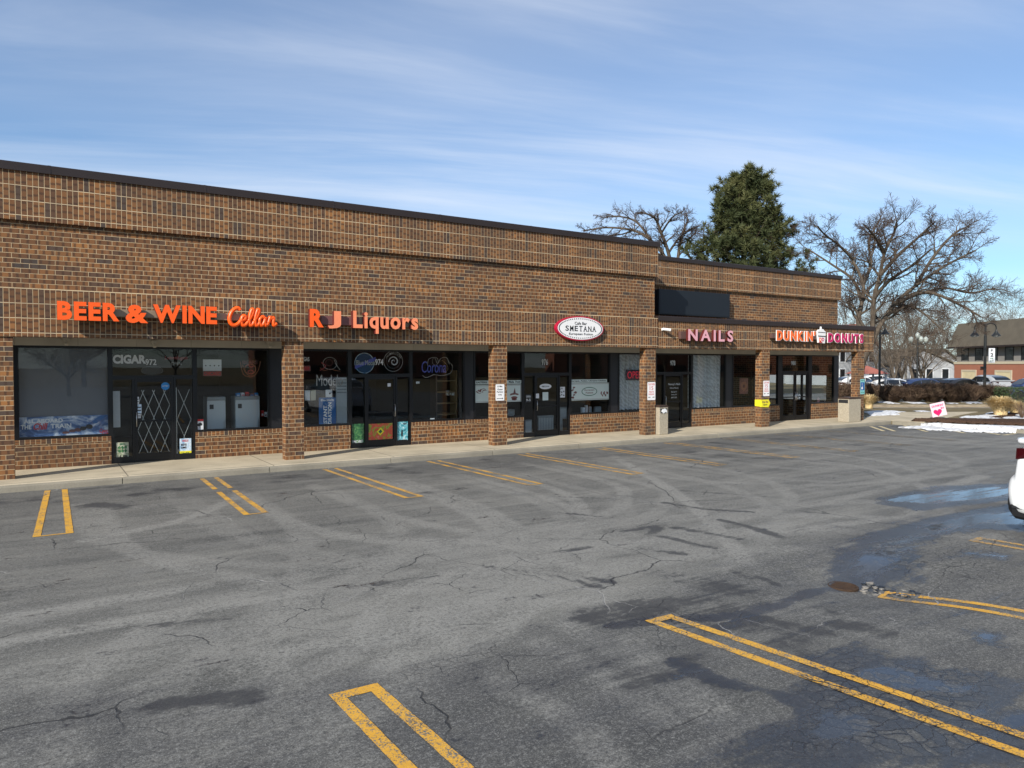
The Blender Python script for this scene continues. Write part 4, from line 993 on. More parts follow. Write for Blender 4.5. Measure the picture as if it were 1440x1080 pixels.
# coolers
def cooler(px0,px1,pt,pb,y,label,d=.55):
    a,b=wp(px0,550,y)[0],wp(px1,550,y)[0];z1=wp((px0+px1)/2,pt,y)[1];z0=.15
    t=empty('drinks_cooler',((a+b)/2,y,z0),label,'cooler');w=(b-a)/2;h=z1-z0
    mb=MB();mb.box(-w,w,.03,d,.0,h,'coolerside');mb.build('cabinet',t,bevel=.015)
    mb=MB();mb.box(-w,w,.0,.03,.08,h-.1,'cooler');dd=mb.build('door',t,bevel=.01)
    mb=MB();mb.box(-w,w,-.01,.03,h-.1,h-.005,'coolerside');mb.build('header',t,bevel=.01)
    mb=MB();mb.box(-w+.06,-w+.16,-.004,0,h-.32,h-.2,'inkblack');mb.box(w-.05,w-.03,-.03,0,.5,.9,'steel');mb.build('handle',dd)
cooler(291,317,558,610,2.05,'white upright cooler with grey header inside the window right of the grille door')
cooler(331,365,557,610,2.05,'wider white cooler with clutter on top, beside the black panel')
rs=random.Random(11)
def clutter(pxs,pt,pb,y,name,label,cols,n_,grp):
    for i in range(n_):
        a=pxs[0]+(pxs[1]-pxs[0])*(i+.1)/n_;b=pxs[0]+(pxs[1]-pxs[0])*(i+.85)/n_
        x0,x1=wp(a,pb,y)[0],wp(b,pb,y)[0];z0=wp(a,pb,y)[1];z1=z0+rs.uniform(.5,1.)*(wp(a,pt,y)[1]-z0)
        mb=MB();mb.box(x0,x1,y,y+.12,z0,z1,cols[i%len(cols)]);mb.box(x0+.01,x1-.01,y-.003,y,z0+.02,(z0+z1)/2,cols[(i+1)%len(cols)])
        tag(mb.build(name,bevel=.004),label,'box',grp)
clutter((332,364),551,557.5,2.1,'small_carton','small carton lying on top of the wider white cooler',['lblue','paper','inkred','racered'],5,'cartons on the wider white cooler')
clutter((367,381),575,586,2.2,'small_carton','small red and white carton stacked beside the wider white cooler',['inkred','paper','racered'],3,'cartons beside the wider white cooler')
# folding gate behind the grille door and its sidelight
M['gate']=mat('galvanised gate bar',(.5,.5,.48),.35,.5,.1)
def gate(x0,x1,z0,z1,y,nx,label):
    t=wempty('folding_gate',((x0+x1)/2,y,.15),label,'security gate');mb=MB();w=(x1-x0)/nx;hs=w*2.55
    k=int(math.ceil((z1-z0)/hs))
    def clip(p,q):
        pts=[]
        for s in (0.,1.): pass
        (ax,az),(bx,bz)=p,q
        if az>z1 and bz>z1: return None
        if bz>z1: tt=(z1-az)/(bz-az);bx,bz=ax+(bx-ax)*tt,z1
        if az>z1: tt=(z1-bz)/(az-bz);ax,az=bx+(ax-bx)*tt,z1
        return (ax,y,az),(bx,y,bz)
    for i in range(nx):
        for j in range(2*k):
            a=x0+i*w;b=a+w;za=z0+j*hs/2*1.;zb=za+hs/2
            for e,(p,q) in enumerate((((a,za),((a+b)/2,zb)),((b,za),((a+b)/2,zb))) if j%2==0 else (((  (a+b)/2,za),(a,zb)),(((a+b)/2,za),(b,zb)))):
                s=clip(p,q)
                if s: mb.tube([(s[0][0],y+.006*e,s[0][2]),(s[1][0],y+.006*e,s[1][2])],.0085,'gate',4)
    mb.build('lattice',t)
    mb=MB();mb.box(x0-.02,x0,y-.01,y+.01,z0,z1+.05,'gate');mb.box(x1,x1+.02,y-.01,y+.01,z0,z1+.05,'black');mb.build('end_bar',t)
gate(1.99,2.71,.3,1.9,1.7,3,'silver folding lattice gate closed behind the glass of the 972 door')
gate(2.87,3.2,.3,1.9,1.7,1,'narrow silver lattice gate behind the sidelight right of the 972 door')
mb=MB();c=wp(232.5,543,1.63);mb.prism([(c[0]+.095*math.cos(q),c[1]+.095*math.sin(q)) for q in np.linspace(0,6.1,24)],'y',1.63,1.634,'lblue');flat_text(mb,'LOTTERY',c[0]-.07,c[0]+.07,c[1]-.015,c[1]+.02,1.6285,'ltgrey',.03,0,.001)
tag(mb.build('round_sticker'),'round blue sticker high on the 972 door glass','sticker')
for k,(px,m,lb) in enumerate((((192.5,558,195.5,568),'paper','small white sticker topmost of the column at the 972 door handle'),((192.5,568.5,199,581),'bluepic','pale blue sticker in the middle of the column at the 972 door handle'),((193,582,198,588),'paper','lowest small white sticker of the column at the 972 door handle'))):
    sheet('door_sticker',px,1.632,m,lb,'sticker',th=.002,fn=lambda mb,a,b,z0,z1,y:[mb.box(a+.01,b-.01,y-.001,y,z0+(z1-z0)*q,z0+(z1-z0)*(q+.12),'inkblack') for q in (.25,.6)])
# bay two
def f(t):
    t.location=(wp(462,520,1.78)[0],1.78,2.1);ntext(t,'Modelo',(445,527,482,542.5),1.78,'greyneon',-.005)
    nring(t,464,511,.2,.17,1.78,'greyneon',.008);nring(t,463,510,.1,.09,1.78,'racered',.008);npath(t,[(450,517),(456,521),(464,519),(472,521),(479,522)],1.78,'orneon');npath(t,[(452,510),(458,515),(450,521)],1.78,'redneon',.012);npath(t,[(470,506),(473,513),(478,520)],1.78,'greyneon')
neon('neon_sign','unlit neon sign reading Modelo under a reddish crest, beside the second pillar',f)
def f(t):
    t.location=(wp(512.5,510,1.76)[0],1.76,2.3);c=wp(512.5,510.5,1.78);mb=MB();mb.prism([(c[0]+.29*math.cos(q),c[1]+.29*math.sin(q)) for q in np.linspace(0,6.15,36)],'y',1.775,1.8,mat('deep blue disc',(.01,.06,.14),.5));mb.build('disc',t);nring(t,512.5,510.5,.29,.29,1.765,'bluepic',.012)
    mb=MB();b_=[wp(499,514,1.76),wp(528,502,1.76),wp(528,507,1.76),wp(499,519,1.76)];mb.prism(b_,'y',1.752,1.762,'blueneon');bn=mb.build('banner',t)
    ntext(t,'Blue Moon',(501,506.5,527,513.5),1.75,'ltgrey',0.)
neon('neon_sign','round blue beer sign with a slanted violet banner, left of number 974',f)
def f(t):
    t.location=(wp(553,508,1.76)[0],1.76,2.3);nring(t,553,508,.3,.3,1.78,'greyneon',.01);nring(t,553,508,.21,.21,1.78,grey(.16),.006)
    c=wp(553.5,508.5,1.78);mb=MB();mb.tube([(c[0]+(.02+.14*q/10.)*math.cos(q*.95),1.77,c[1]+(.02+.14*q/10.)*math.sin(q*.95)) for q in np.linspace(0,10,40)],[.006+.018*(1-abs(q-6)/6.) if q>0 else .006 for q in np.linspace(0,10,40)],'paper',6);mb.build('swirl',t,smooth=True)
    for k in range(11):
        a=2.7-k*.22;mb=MB();q=(c[0]+.255*math.cos(a),c[1]+.255*math.sin(a));put_glyph(mb,'TWO BROTHERS'[k] if 'TWO BROTHERS'[k]!=' ' else '.',q[0]-.025,q[0]+.025,q[1]-.03,q[1]+.03,1.765,1.775,'greyneon','greyneon');mb.build('letter',t)
neon('round_sign','round black sign with a white swirl, right of number 974',f)
def f(t):
    t.location=(wp(612,512,1.78)[0],1.78,2.2);ntext(t,'Corona',(593,508,627,524),1.78,'blueneon',-.005,.1)
    npath(t,[(601,514),(603,505),(611,503),(615,511),(620,504),(628,503),(632,512)],1.78,'greyneon',.008);npath(t,[(594,528),(600,531),(610,527),(622,528),(634,524),(636,514),(631,509)],1.78,'greyneon',.008);npath(t,[(615,512),(622,507),(630,517),(626,525)],1.78,'wood',.008);nring(t,612,508,.1,.12,1.78,grey(.3),.007)
neon('neon_sign','unlit neon sign reading Corona with scrolls above and below',f)
def elec(mb,a,b,z0,z1,y):
    txt(mb,'Electrolit',a,b,z0,z1,y,'signwhite',.12,.88,.87,.95,.02)
    for (w_,u0,u1,q0,q1) in (('INSTANT',.26,.48,-.12,.72),('HYDRATION',.52,.74,-.2,.82)):
        k0=len(mb.v);put_glyph(mb,w_,0,1,0,1,y-.0015,y,'signwhite','signwhite',.03)
        for i in range(k0,len(mb.v)):   # set upright, reading bottom to top
            u,yy,v=mb.v[i];mb.v[i]=(a+(b-a)*(u1-(u1-u0)*v) if False else a+(b-a)*(u0+(u1-u0)*(1-v)),yy,max(z0,z0+(z1-z0)*(q0+(q1-q0)*u)))
sheet('drink_poster',(448.5,559,472.5,598),1.76,'blueposter','tall blue poster with white upright words INSTANT HYDRATION','poster',fn=elec)
sheet('white_board',(473,531,489.5,597),1.95,'cooler','tall pale door leaf standing behind the drink poster','board',th=.05,fn=lambda mb,a,b,z0,z1,y:[mb.box(a+.02,a+.3,y-.001,y,z1-.08-.09*k,z1-.05-.09*k,'coolerside') for k in range(5)])
sheet('small_poster',(458,548,467,558.5),1.77,'paper','small white card with a dark heart above the blue drink poster','card',fn=lambda mb,a,b,z0,z1,y:blob(mb,a,b,z0,z1,y,'inkblack',.65,.5,.14,.14))
for k,(a,b_,lb) in enumerate(((429,436,'pale folded cloth bag leftmost on the shelf behind the second pillar'),(437,444,'cream cloth bag beside the card with the heart'))):
    sheet('cloth_bag',(a,549,b_,563),1.95,'paper' if k==0 else mat('cream cloth',(.55,.5,.38),.9),lb,'bag',th=.08)
decal('window_lettering','GAS',(427.,502,435,508),1.645,'ltgrey','pale letters ending in AS half hidden by the second pillar',.02)
sheet('sticker',(425,514,437,522),1.77,'racered','dark red sign half hidden behind the second pillar','sticker',fn=lambda mb,a,b,z0,z1,y:txt(mb,'BEER',a,b,z0,z1,y,'inkred',.1,.9,.2,.8,.03))
sheet('door_poster',(494.5,596,512,624.5),1.64,'greenpic','dark green poster low in the left sidelight of the 974 door','poster',fn=lambda mb,a,b,z0,z1,y:txt(mb,'MORE',a,b,z0,z1,y,'ltgrey',.08,.92,.04,.2,.03))
def fr(mb,a,b,z0,z1,y):
    mb.prism([(a+(b-a)*u,z0+(z1-z0)*v) for u,v in ((.48,.42),(.64,.6),(.5,.8),(.33,.6))],'y',y-.0012,y,'yellowb');mb.prism([(a+(b-a)*u,z0+(z1-z0)*v) for u,v in ((.48,.5),(.57,.6),(.5,.72),(.4,.6))],'y',y-.002,y-.0012,'greenpic')
    txt(mb,'REFRESH!',a,b,z0,z1,y,'ltgrey',.22,.8,.05,.2,.03,.2)
sheet('door_poster',(518.5,595.5,552,624),1.62,'fruitpic','bright red and green fruit poster low on the 974 door','poster',fn=fr)
def sea(mb,a,b,z0,z1,y):
    blob(mb,a,b,z0,z1,y,'inkblack',.45,.45,.09,.2,9,.2,3);mb.box(a+(b-a)*.15,a+(b-a)*.9,y-.001,y,z0+(z1-z0)*.05,z0+(z1-z0)*.13,'inkblack');txt(mb,'NEW',a,b,z0,z1,y,'inkblack',.55,.9,.85,.95,.03)
sheet('door_poster',(558.5,593,573.5,622),1.64,'seapic','turquoise beach poster low in the right sidelight of the 974 door','poster',fn=sea)
sheet('door_sticker',(545,539,549.5,543.5),1.62,'paper','small white square sticker near the top of the 974 door','sticker',th=.002)
sheet('small_card',(585,536.5,590,539.5),1.7,'paper','tiny white card on the glass under the Corona sign','card',th=.002)
sheet('small_card',(605,588,611,591),1.7,'paper','white strip at the foot of the window right of the 974 door','card',th=.002)
t=wempty('wooden_shelf_unit',(wp(640,560,2.3)[0],2.3,.15),'tall wooden shelf unit with pale shelves inside the window right of the 974 door','shelf')
xa,xb=wp(632,560,2.25)[0],wp(642,560,2.25)[0]
mb=MB();mb.box(xb-.05,xb,2.2,2.6,.15,2.35,'wood');mb.box(xa-.5,xa-.45,2.2,2.6,.15,2.2,'counter');mb.build('upright',t)
mb=MB()
for z in (.6,.95,1.3,1.65,2.0): mb.box(xa-.45,xb-.05,2.2,2.6,z,z+.03,'wood')
mb.build('shelf',t)
clutter((629,641),548,556,2.3,'bottle_box','small pale box on the wooden shelf unit',['paper','wood','ltgrey'],4,'boxes on the wooden shelves')
# bay three: cafe banners
def bask(mb,a,b,z0,z1,y):
    for (u0,v0,u1,v1) in ((.03,.04,.97,.055),(.03,.945,.97,.96),(.03,.055,.038,.945),(.962,.055,.97,.945)):
        mb.box(a+(b-a)*u0,a+(b-a)*u1,y-.001,y,z0+(z1-z0)*v0,z0+(z1-z0)*v1,'racered')
    for k in range(9): blob(mb,a,b,z0,z1,y-.0002*k,'racered' if k%2 else 'mint',.1+.018*k,.72-.03*abs(k-4),.06,.1,10,.2,k)
    for k in range(4): blob(mb,a,b,z0,z1,y-.0003*k-.001,('racered','mint','racered','lretn')[k],.83,.42-.09*k,.09-.012*k,.08,14,.1,k)
    mb.prism([(a+(b-a)*u,z0+(z1-z0)*v) for u,v in ((.81,.5),(.84,.82),(.86,.5))],'y',y-.0012,y,'racered')
sheet('cafe_banner',(665.5,541,734.5,565.5),1.635,'mint','pale mint banner with a basket and a bowl drawing, behind the third pillar','banner',fn=bask)
sheet('cafe_strip',(667,535,733.5,540),1.635,'mint','narrow mint strip reading EASTERN homemade food above the basket banner','banner',fn=lambda mb,a,b,z0,z1,y:(txt(mb,'EASTERN',a,b,z0,z1,y,'inkblack',.04,.26,.25,.8,.03),txt(mb,'Made  Food',a,b,z0,z1,y,'inkblack',.72,.97,.25,.85,.03)))
def oval(mb,a,b,z0,z1,y):
    for (u0,v0,u1,v1) in ((.02,.05,.98,.065),(.02,.935,.98,.95)): mb.box(a+(b-a)*u0,a+(b-a)*u1,y-.001,y,z0+(z1-z0)*v0,z0+(z1-z0)*v1,'racered')
    blob(mb,a,b,z0,z1,y,'inkgreen',.5,.5,.19,.26,30);blob(mb,a,b,z0,z1,y-.0012,'mint',.5,.5,.175,.22,30)
    txt(mb,'European',a,b,z0,z1,y-.0024,'racered',.38,.62,.53,.63,.02);txt(mb,'Fusion',a,b,z0,z1,y-.0024,'racered',.41,.59,.38,.48,.02)
    for k in range(10): blob(mb,a,b,z0,z1,y-.0002*k,'racered' if k%2 else 'mint',.1+.03*(k%3),.8-.07*k,.035,.07,8,.3,k)
    for k in range(10): blob(mb,a,b,z0,z1,y-.0002*k,'racered' if k%2 else 'mint',.8+.035*(k%5),.25+.14*(k//5),.03,.09,8,.35,k+20)
sheet('cafe_banner',(799.5,538.5,857,562.5),1.635,'mint','pale mint banner with flowers round a green oval, right of the cafe door','banner',fn=oval)
sheet('cafe_strip',(801,533.5,853.5,538),1.635,'mint','narrow mint strip reading Europe Asian Ukraine Dishes above the oval banner','banner',fn=lambda mb,a,b,z0,z1,y:txt(mb,'Europe, Asian, Ukraine Dishes',a,b,z0,z1,y,'inkblack',.03,.97,.2,.8,.02))
mb=MB();c=wp(767,543.5,1.615);mb.prism([(c[0]+.24*math.cos(q),c[1]+.09*math.sin(q)) for q in np.linspace(0,6.1,28)],'y',1.612,1.615,'signwhite');mb.prism([(c[0]+.215*math.cos(q),c[1]+.075*math.sin(q)) for q in np.linspace(0,6.1,28)],'y',1.6105,1.612,'paper');flat_text(mb,'SMETANA',c[0]-.15,c[0]+.15,c[1]-.02,c[1]+.02,1.61,'inkblack',.02,0,.001)
tag(mb.build('oval_sticker'),'white oval cafe sticker on the 976 door','sticker')
sheet('door_notice',(763,551.5,771,563),1.615,'mint','plain pale paper taped under the oval sticker of the cafe door','notice',th=.002)
sheet('door_notice',(739,554.5,747,566),1.64,'inkblack','black notice with white writing in the left sidelight of the cafe door','notice',fn=lambda mb,a,b,z0,z1,y:(txt(mb,'OPEN',a,b,z0,z1,y,'ltgrey',.1,.9,.6,.85,.03),txt(mb,'9-5',a,b,z0,z1,y,'ltgrey',.1,.9,.15,.45,.03)),th=.002)
sheet('door_notice',(785.5,544,794.5,559),1.64,'paper','white notice with black patches in the right sidelight of the cafe door','notice',fn=lambda mb,a,b,z0,z1,y:[blob(mb,a,b,z0,z1,y-.0003*k,'inkblack',.2+.3*(k%3),.2+.3*(k//3)+.05*(k%2),.1,.08,7,.3,k) for k in range(8)],th=.002)
sheet('door_sticker',(753,553.5,758,560),1.612,'paper','small white sticker by the handle of the cafe door','sticker',th=.002)
M['lace']=None
m,n=newmat('white lace curtain');p=n.pos()
pt=n.n('ShaderNodeTexWave',wave_type='BANDS',bands_direction='DIAGONAL',i={'Vector':n.vm('MULTIPLY',p,(1.,0,.8)),'Scale':5.,'Distortion':9.,'Detail':3.}).outputs[1]
fn_=n.noise(n.vm('MULTIPLY',p,(1,1,.6)),38.,3)
al=n.m('ADD',.74,n.m('MULTIPLY',n.ss(n.m('ADD',n.m('MULTIPLY',pt,.5),n.m('MULTIPLY',fn_,.6)),.4,.7),.24))
d1=n.n('ShaderNodeBsdfDiffuse',i={'Color':(.82,.84,.86,1)});tl=n.n('ShaderNodeBsdfTranslucent',i={'Color':(.6,.62,.65,1)})
mx=n.n('ShaderNodeMixShader',i={0:.25});n.t.links.new(d1.outputs[0],mx.inputs[1]);n.t.links.new(tl.outputs[0],mx.inputs[2])
tr=n.n('ShaderNodeBsdfTransparent');m2=n.n('ShaderNodeMixShader',i={0:al});n.t.links.new(tr.outputs[0],m2.inputs[1]);n.t.links.new(mx.outputs[0],m2.inputs[2])
o_=n.n('ShaderNodeOutputMaterial');n.t.links.new(m2.outputs[0],o_.inputs[0]);M['lace']=m
def curtain(x0,x1,z0,z1,y,label,seed):
    r=random.Random(seed);mb=MB();i=mb.mid('lace');nx=int((x1-x0)/.018);nz=10
    ph=[r.uniform(0,6.28) for _ in range(4)]
    for k in range(nz+1):
        z=z0+(z1-z0)*k/nz
        for j in range(nx+1):
            x=x0+(x1-x0)*j/nx
            d=.05*math.sin(x*30+ph[0]+.6*math.sin(x*3.1+ph[3]))+.02*math.sin(x*53+ph[1]+.3*z)+.012*math.sin(x*11+z*1.2+ph[2])
            mb.v.append((x,y+d,z+(.012*math.sin(x*30) if k==0 else 0)))
    for k in range(nz):
        for j in range(nx):
            a=k*(nx+1)+j;mb.f.append((a,a+1,a+nx+2,a+nx+1));mb.mi.append(i)
    return tag(mb.build('lace_curtain',smooth=True),label,'curtain')
curtain(17.34,19.05,.9,2.9,1.84,'white lace curtain behind the OPEN sign beside the fourth pillar',1)
curtain(21.04,22.88,.86,2.9,1.84,'white lace curtain filling the window right of the nail salon door',2)
def f(t):
    t.location=(wp(892,527,1.72)[0],1.72,1.9);a=wp(880.5,527,1.74)[0];z0,z1=wp(890,534.5,1.74)[1],wp(890,520,1.74)[1];mb=MB();mb.box(a,a+.84,1.735,1.76,z0,z1,mat('dark led board',(.03,.01,.03),.4));mb.build('board',t)
    mr=mat('red led',(.7,.03,.05),.4,emit=.35);mb=MB();put_glyph(mb,'OPEN',a+.06,a+.78,z0+.06,z1-.06,1.728,1.734,mr,mr,-.01);mb.build('lettering',t)
neon('open_sign','dark board with glowing red OPEN letters, half hidden by the fourth pillar',f)
# cafe window sill things
for k,(a,b_,zt,mm,lb) in enumerate(((819,823,573,'paper','white upright menu leftmost on the cafe window sill'),(824,827,570,'paper','tall narrow white card on the cafe window sill'),(828,832,572,'coolerside','grey box between the cards and the papers on the cafe sill'),(836,846,572,'coolerside','stack of grey papers rightmost on the cafe sill'))):
    x0,x1=wp(a,575,2.0)[0],wp(b_,575,2.0)[0];z1=wp(a,zt,2.0)[1];mb=MB();mb.prism([(x0,.62),(x1,.62),(x1-.02*(k%2),z1),(x0+.015*k,z1)],'y',2.,2.1,mm);tag(mb.build('sill_item',bevel=.004),lb,'papers')
mb=MB();xa,xb=wp(800,575,1.95)[0],wp(858,575,1.95)[0];mb.box(xa,xb,1.9,2.5,.15,.62,'counter');mb.box(xa-.02,xb,1.88,2.52,.622,.65,'wood');tag(mb.build('low_counter',bevel=.01),'low dark counter inside the cafe window right of the door','counter')
x0,x1=wp(714,575,2.1)[0],wp(724,575,2.1)[0];mb=MB();mb.prism([(x0+.03,.75),(x1-.03,.75),(x1,1.05),(x0,1.05)],'y',2.1,2.4,'coolerside');mb.box(x0-.1,x1+.1,2.05,2.5,.15,.748,'counter');tag(mb.build('tub_on_stand'),'grey plastic tub on a dark stand behind the third pillar','tub')
# pedestals seen through the lower glass of the cafe door
for k,(a,b_,lb) in enumerate(((738,748,'pale low cabinet behind the left sidelight of the cafe door'),(757,779,'pale slatted radiator cover behind the cafe door'),(786,797,'pale leaning board behind the right sidelight of the cafe door'))):
    x0,x1=wp(a,600,2.3)[0],wp(b_,600,2.3)[0];mb=MB();z1=(.66,.78,1.05)[k];mb.box(x0,x1,2.3,2.42,.15,z1,'coolerside')
    if k==1:
        for q in range(9): mb.box(x0+.03+q*(x1-x0-.06)/9,x0+.03+(q+.5)*(x1-x0-.06)/9,2.285,2.3,.25,z1-.08,'ltgrey')
    else: mb.box(x0+.03,x1-.03,2.294,2.3,.2,z1-.05,'ltgrey')
    tag(mb.build('pale_cabinet',bevel=.006),lb,'cabinet')
# nails door lettering, salon curtains text
dn=[('Nancy\'s Nails',(940,538.5,957,542.5)),('Walk-ins Welcome',(942,544.5,954,546.5)),('Mon-Sat 9-7',(944,550,952,552)),('Sunday 10-5',(944,554,952,556)),('847 555',(944,558,952,560))]
mb=MB()
for s_,q in dn:
    a,b_=wp(q[0],q[1],1.63)[0],wp(q[2],q[1],1.63)[0];z1,z0=wp((q[0]+q[2])/2,q[1],1.63)[1],wp((q[0]+q[2])/2,q[3],1.63)[1];flat_text(mb,s_,a,b_,z0,z1,1.632,'ltgrey',.01,0,.002)
tag(mb.build('door_lettering'),'small white lines of writing on the nail salon door','lettering')
t=wempty('window_lettering',(21.95,1.64,1.),'dim grey words over the lace curtain of the nail salon','lettering')
for s_,q in (('GEL NAILS',(985,541,1010,545)),('WAXING',(989,549,1007,553)),('PEDICURE',(984,556,1011,560))):
    mb=MB()
    a,b_=wp(q[0],q[1],1.64)[0],wp(q[2],q[1],1.64)[0];z1,z0=wp((q[0]+q[2])/2,q[1],1.64)[1],wp((q[0]+q[2])/2,q[3],1.64)[1];flat_text(mb,s_,a,b_,z0,z1,1.645,'coolerside',.0,0,.002);mb.build('word',t)
M['donutpic']=pic_mat('brown donut poster print',[(.3,(.06,.015,.01)),(.5,(.2,.05,.03)),(.65,(.3,.12,.07)),(.8,(.4,.25,.18))],6.)
def dpo(mb,a,b,z0,z1,y): blob(mb,a,b,z0,z1,y,'orneon',.5,.5,.33,.3,24);blob(mb,a,b,z0,z1,y-.0012,'lretn',.5,.5,.12,.11,16)
sheet('window_poster',(1040,532,1052,554),1.75,'donutpic','brown poster with a ring doughnut in the window left of the fifth pillar','poster',fn=dpo)
for k,lb in enumerate(('white round sticker on the left leaf of the double doors','white round sticker on the right leaf of the double doors')):
    c=wp(1118.5+5.2*k,557,1.625);mb=MB();mb.prism([(c[0]+.07*math.cos(q),c[1]+.075*math.sin(q)) for q in np.linspace(0,6.1,18)],'y',1.6,1.604,'paper');mb.box(c[0]-.03,c[0]+.03,1.5985,1.6,c[1]-.01,c[1]+.03,'coolerside');tag(mb.build('round_sticker'),lb,'sticker')
# ---- signs on the pillars
def plate(x0,x1,z0,z1,label,fn,m='signwhite',y=.028,cat='sign',name='pillar_sign'):
    t=wempty(name,((x0+x1)/2,y,z0),label,cat);r=.025
    pts=[]
    for cx,cz,a in ((x1-r,z1-r,0),(x0+r,z1-r,90),(x0+r,z0+r,180),(x1-r,z0+r,270)):
        for k in range(4): pts.append((cx+r*math.cos(R(a+30*k)),cz+r*math.sin(R(a+30*k))))
    mb=MB();mb.prism(pts,'y',y-.004,y,m);mb.build('plate',t)
    mb=MB();fn(mb,x0,x1,z0,z1,y-.0045);mb.build('print',t)
def arrow(mb,a,b,z0,z1,y,m,u0,u1,v,h):
    W_=b-a;H_=z1-z0;s=1 if u1>u0 else -1
    mb.prism([(a+W_*u0,z0+H_*(v-h*.3)),(a+W_*(u1-.14*s),z0+H_*(v-h*.3)),(a+W_*(u1-.14*s),z0+H_*(v-h)),(a+W_*u1,z0+H_*v),(a+W_*(u1-.14*s),z0+H_*(v+h)),(a+W_*(u1-.14*s),z0+H_*(v+h*.3)),(a+W_*u0,z0+H_*(v+h*.3))],'y',y-.0015,y,m)
def p15(mb,a,b,z0,z1,y):
    for s_,u0,u1,v0,v1,o in (('15 Min.',.2,.8,.82,.92,.02),('Guest',.2,.8,.64,.74,.02),('Parking',.14,.86,.46,.58,.02),('Only',.28,.72,.3,.4,.02)): txt(mb,s_,a,b,z0,z1,y,'inkblack',u0,u1,v0,v1,o)
    arrow(mb,a,b,z0,z1,y,'inkblack',.12,.88,.13,.05)
plate(11.2,11.5,1.47,1.95,'white parking sign with a black arrow on the third pillar',p15)
def c15(mb,a,b,z0,z1,y):
    for s_,u0,u1,v0,v1,o in (('CUSTOMER',.08,.92,.82,.93,.0),('15',.28,.72,.56,.77,.0),('MINUTE',.2,.8,.41,.5,.0),('PARKING',.15,.85,.28,.37,.0)): txt(mb,s_,a,b,z0,z1,y,'inkred',u0,u1,v0,v1,o)
    arrow(mb,a,b,z0,z1,y,'inkblack',.4,.08,.16,.04);arrow(mb,a,b,z0,z1,y,'inkblack',.6,.92,.16,.04)
plate(17.2,17.56,1.33,1.94,'white sign with red CUSTOMER 15 MINUTE PARKING on the pillar by the narrow bin',c15)
plate(23.16,23.52,1.33,1.92,'white sign with red CUSTOMER 15 MINUTE PARKING above the yellow arrow',c15)
t=wempty('arrow_banner',(23.3,0.02,.9),'yellow arrow-shaped banner round the fifth pillar pointing right','banner')
mb=MB();mb.prism([(23.02,.92),(23.46,.9),(23.56,1.06),(23.46,1.2),(23.02,1.2),(23.06,1.06)],'y',.012,.03,'yellowb');mb.prism([(.034,.93),(.33,.95),(.33,1.19),(.034,1.2)],'x',23.058,23.08,'yellowb');sh=mb.build('sheet',t)
mb=MB();flat_text(mb,'Drive Thru',23.08,23.44,1.07,1.15,.0105,'racered',.03,.2,.001);flat_text(mb,'Open',23.14,23.38,.96,1.04,.0105,'inkblack',.02,.2,.001);mb.build('lettering',sh)
def acc(mb,a,b,z0,z1,y):
    mb.box(a+.02,b-.02,y-.001,y,z0+.17,z1-.14,mat('accessible blue',(.02,.1,.3),.5));c=((a+b)/2,z0+.28)
    mb.prism([(c[0]-.03+.055*math.cos(q),c[1]-.02+.055*math.sin(q)) for q in np.linspace(0,6.,14)],'y',y-.0022,y-.0012,'signwhite');mb.box(c[0]-.02,c[0]+.0,y-.003,y-.0022,c[1],c[1]+.09,'signwhite');blob(mb,a,b,z0,z1,y-.0022,'signwhite',.42,.67,.08,.03)
    txt(mb,'RESERVED',a,b,z0,z1,y,'inkgreen',.12,.88,.88,.94,.02);txt(mb,'$250 FINE',a,b,z0,z1,y,'inkgreen',.12,.88,.08,.16,.02)
plate(29.5,29.82,1.27,1.92,'teal and blue accessible parking sign on the last pillar',acc,'teal')
# ---- litter bins
def bin_(name,x,y,w,d,h,label,flap):
    t=empty(name,(x,y,.15),label,'litter bin')
    mb=MB();mb.box(-w/2,w/2,-d/2,d/2,0.,h,'aggregate');mb.build('body',t,bevel=.02)
    mb=MB();mb.box(-w/2-.01,w/2+.01,-d/2-.01,d/2+.01,h+.0,h+.03,'counter');mb.prism([(-w/2,h+.03),(w/2,h+.03),(w/2-.05,h+.07),(-w/2+.05,h+.07)],'y',-d/2,d/2,'counter');mb.build('lid',t,bevel=.008)
    for s in flap:
        mb=MB()
        if s=='x': mb.prism([(-d/2+.04,h-.17),(d/2-.04,h-.17),(d/2-.04,h-.03),(-d/2+.04,h-.03)],'x',-w/2-.004,-w/2+.02,'inkblack')
        else: mb.prism([(-w/2+.06,h-.2),(w/2-.06,h-.2),(w/2-.04,h-.04),(-w/2+.04,h-.04)],'y',-d/2-.004,-d/2+.02,'inkblack')
        mb.build('opening',t)
    return t
t=bin_('litter_bin',17.83,.1,.42,.42,.93,'narrow square aggregate litter bin with a torn bag beside the fourth pillar','y')
M['bag']=mat('white plastic bag',(.75,.75,.74),.4,0,.05,8.,.4,20.)
bg_=[];rs=random.Random(5);mb=MB()
mb.prism([(-.12,.78),(-.02,.72),(.05,.77),(.13,.74),(.11,.84),(.04,.88),(-.08,.86)],'y',-.235,-.2,'bag');o=mb.build('bag_edge',t)
bin_('litter_bin',28.5,-.12,.86,.5,.96,'wide square aggregate litter bin beside the last pillar','x')
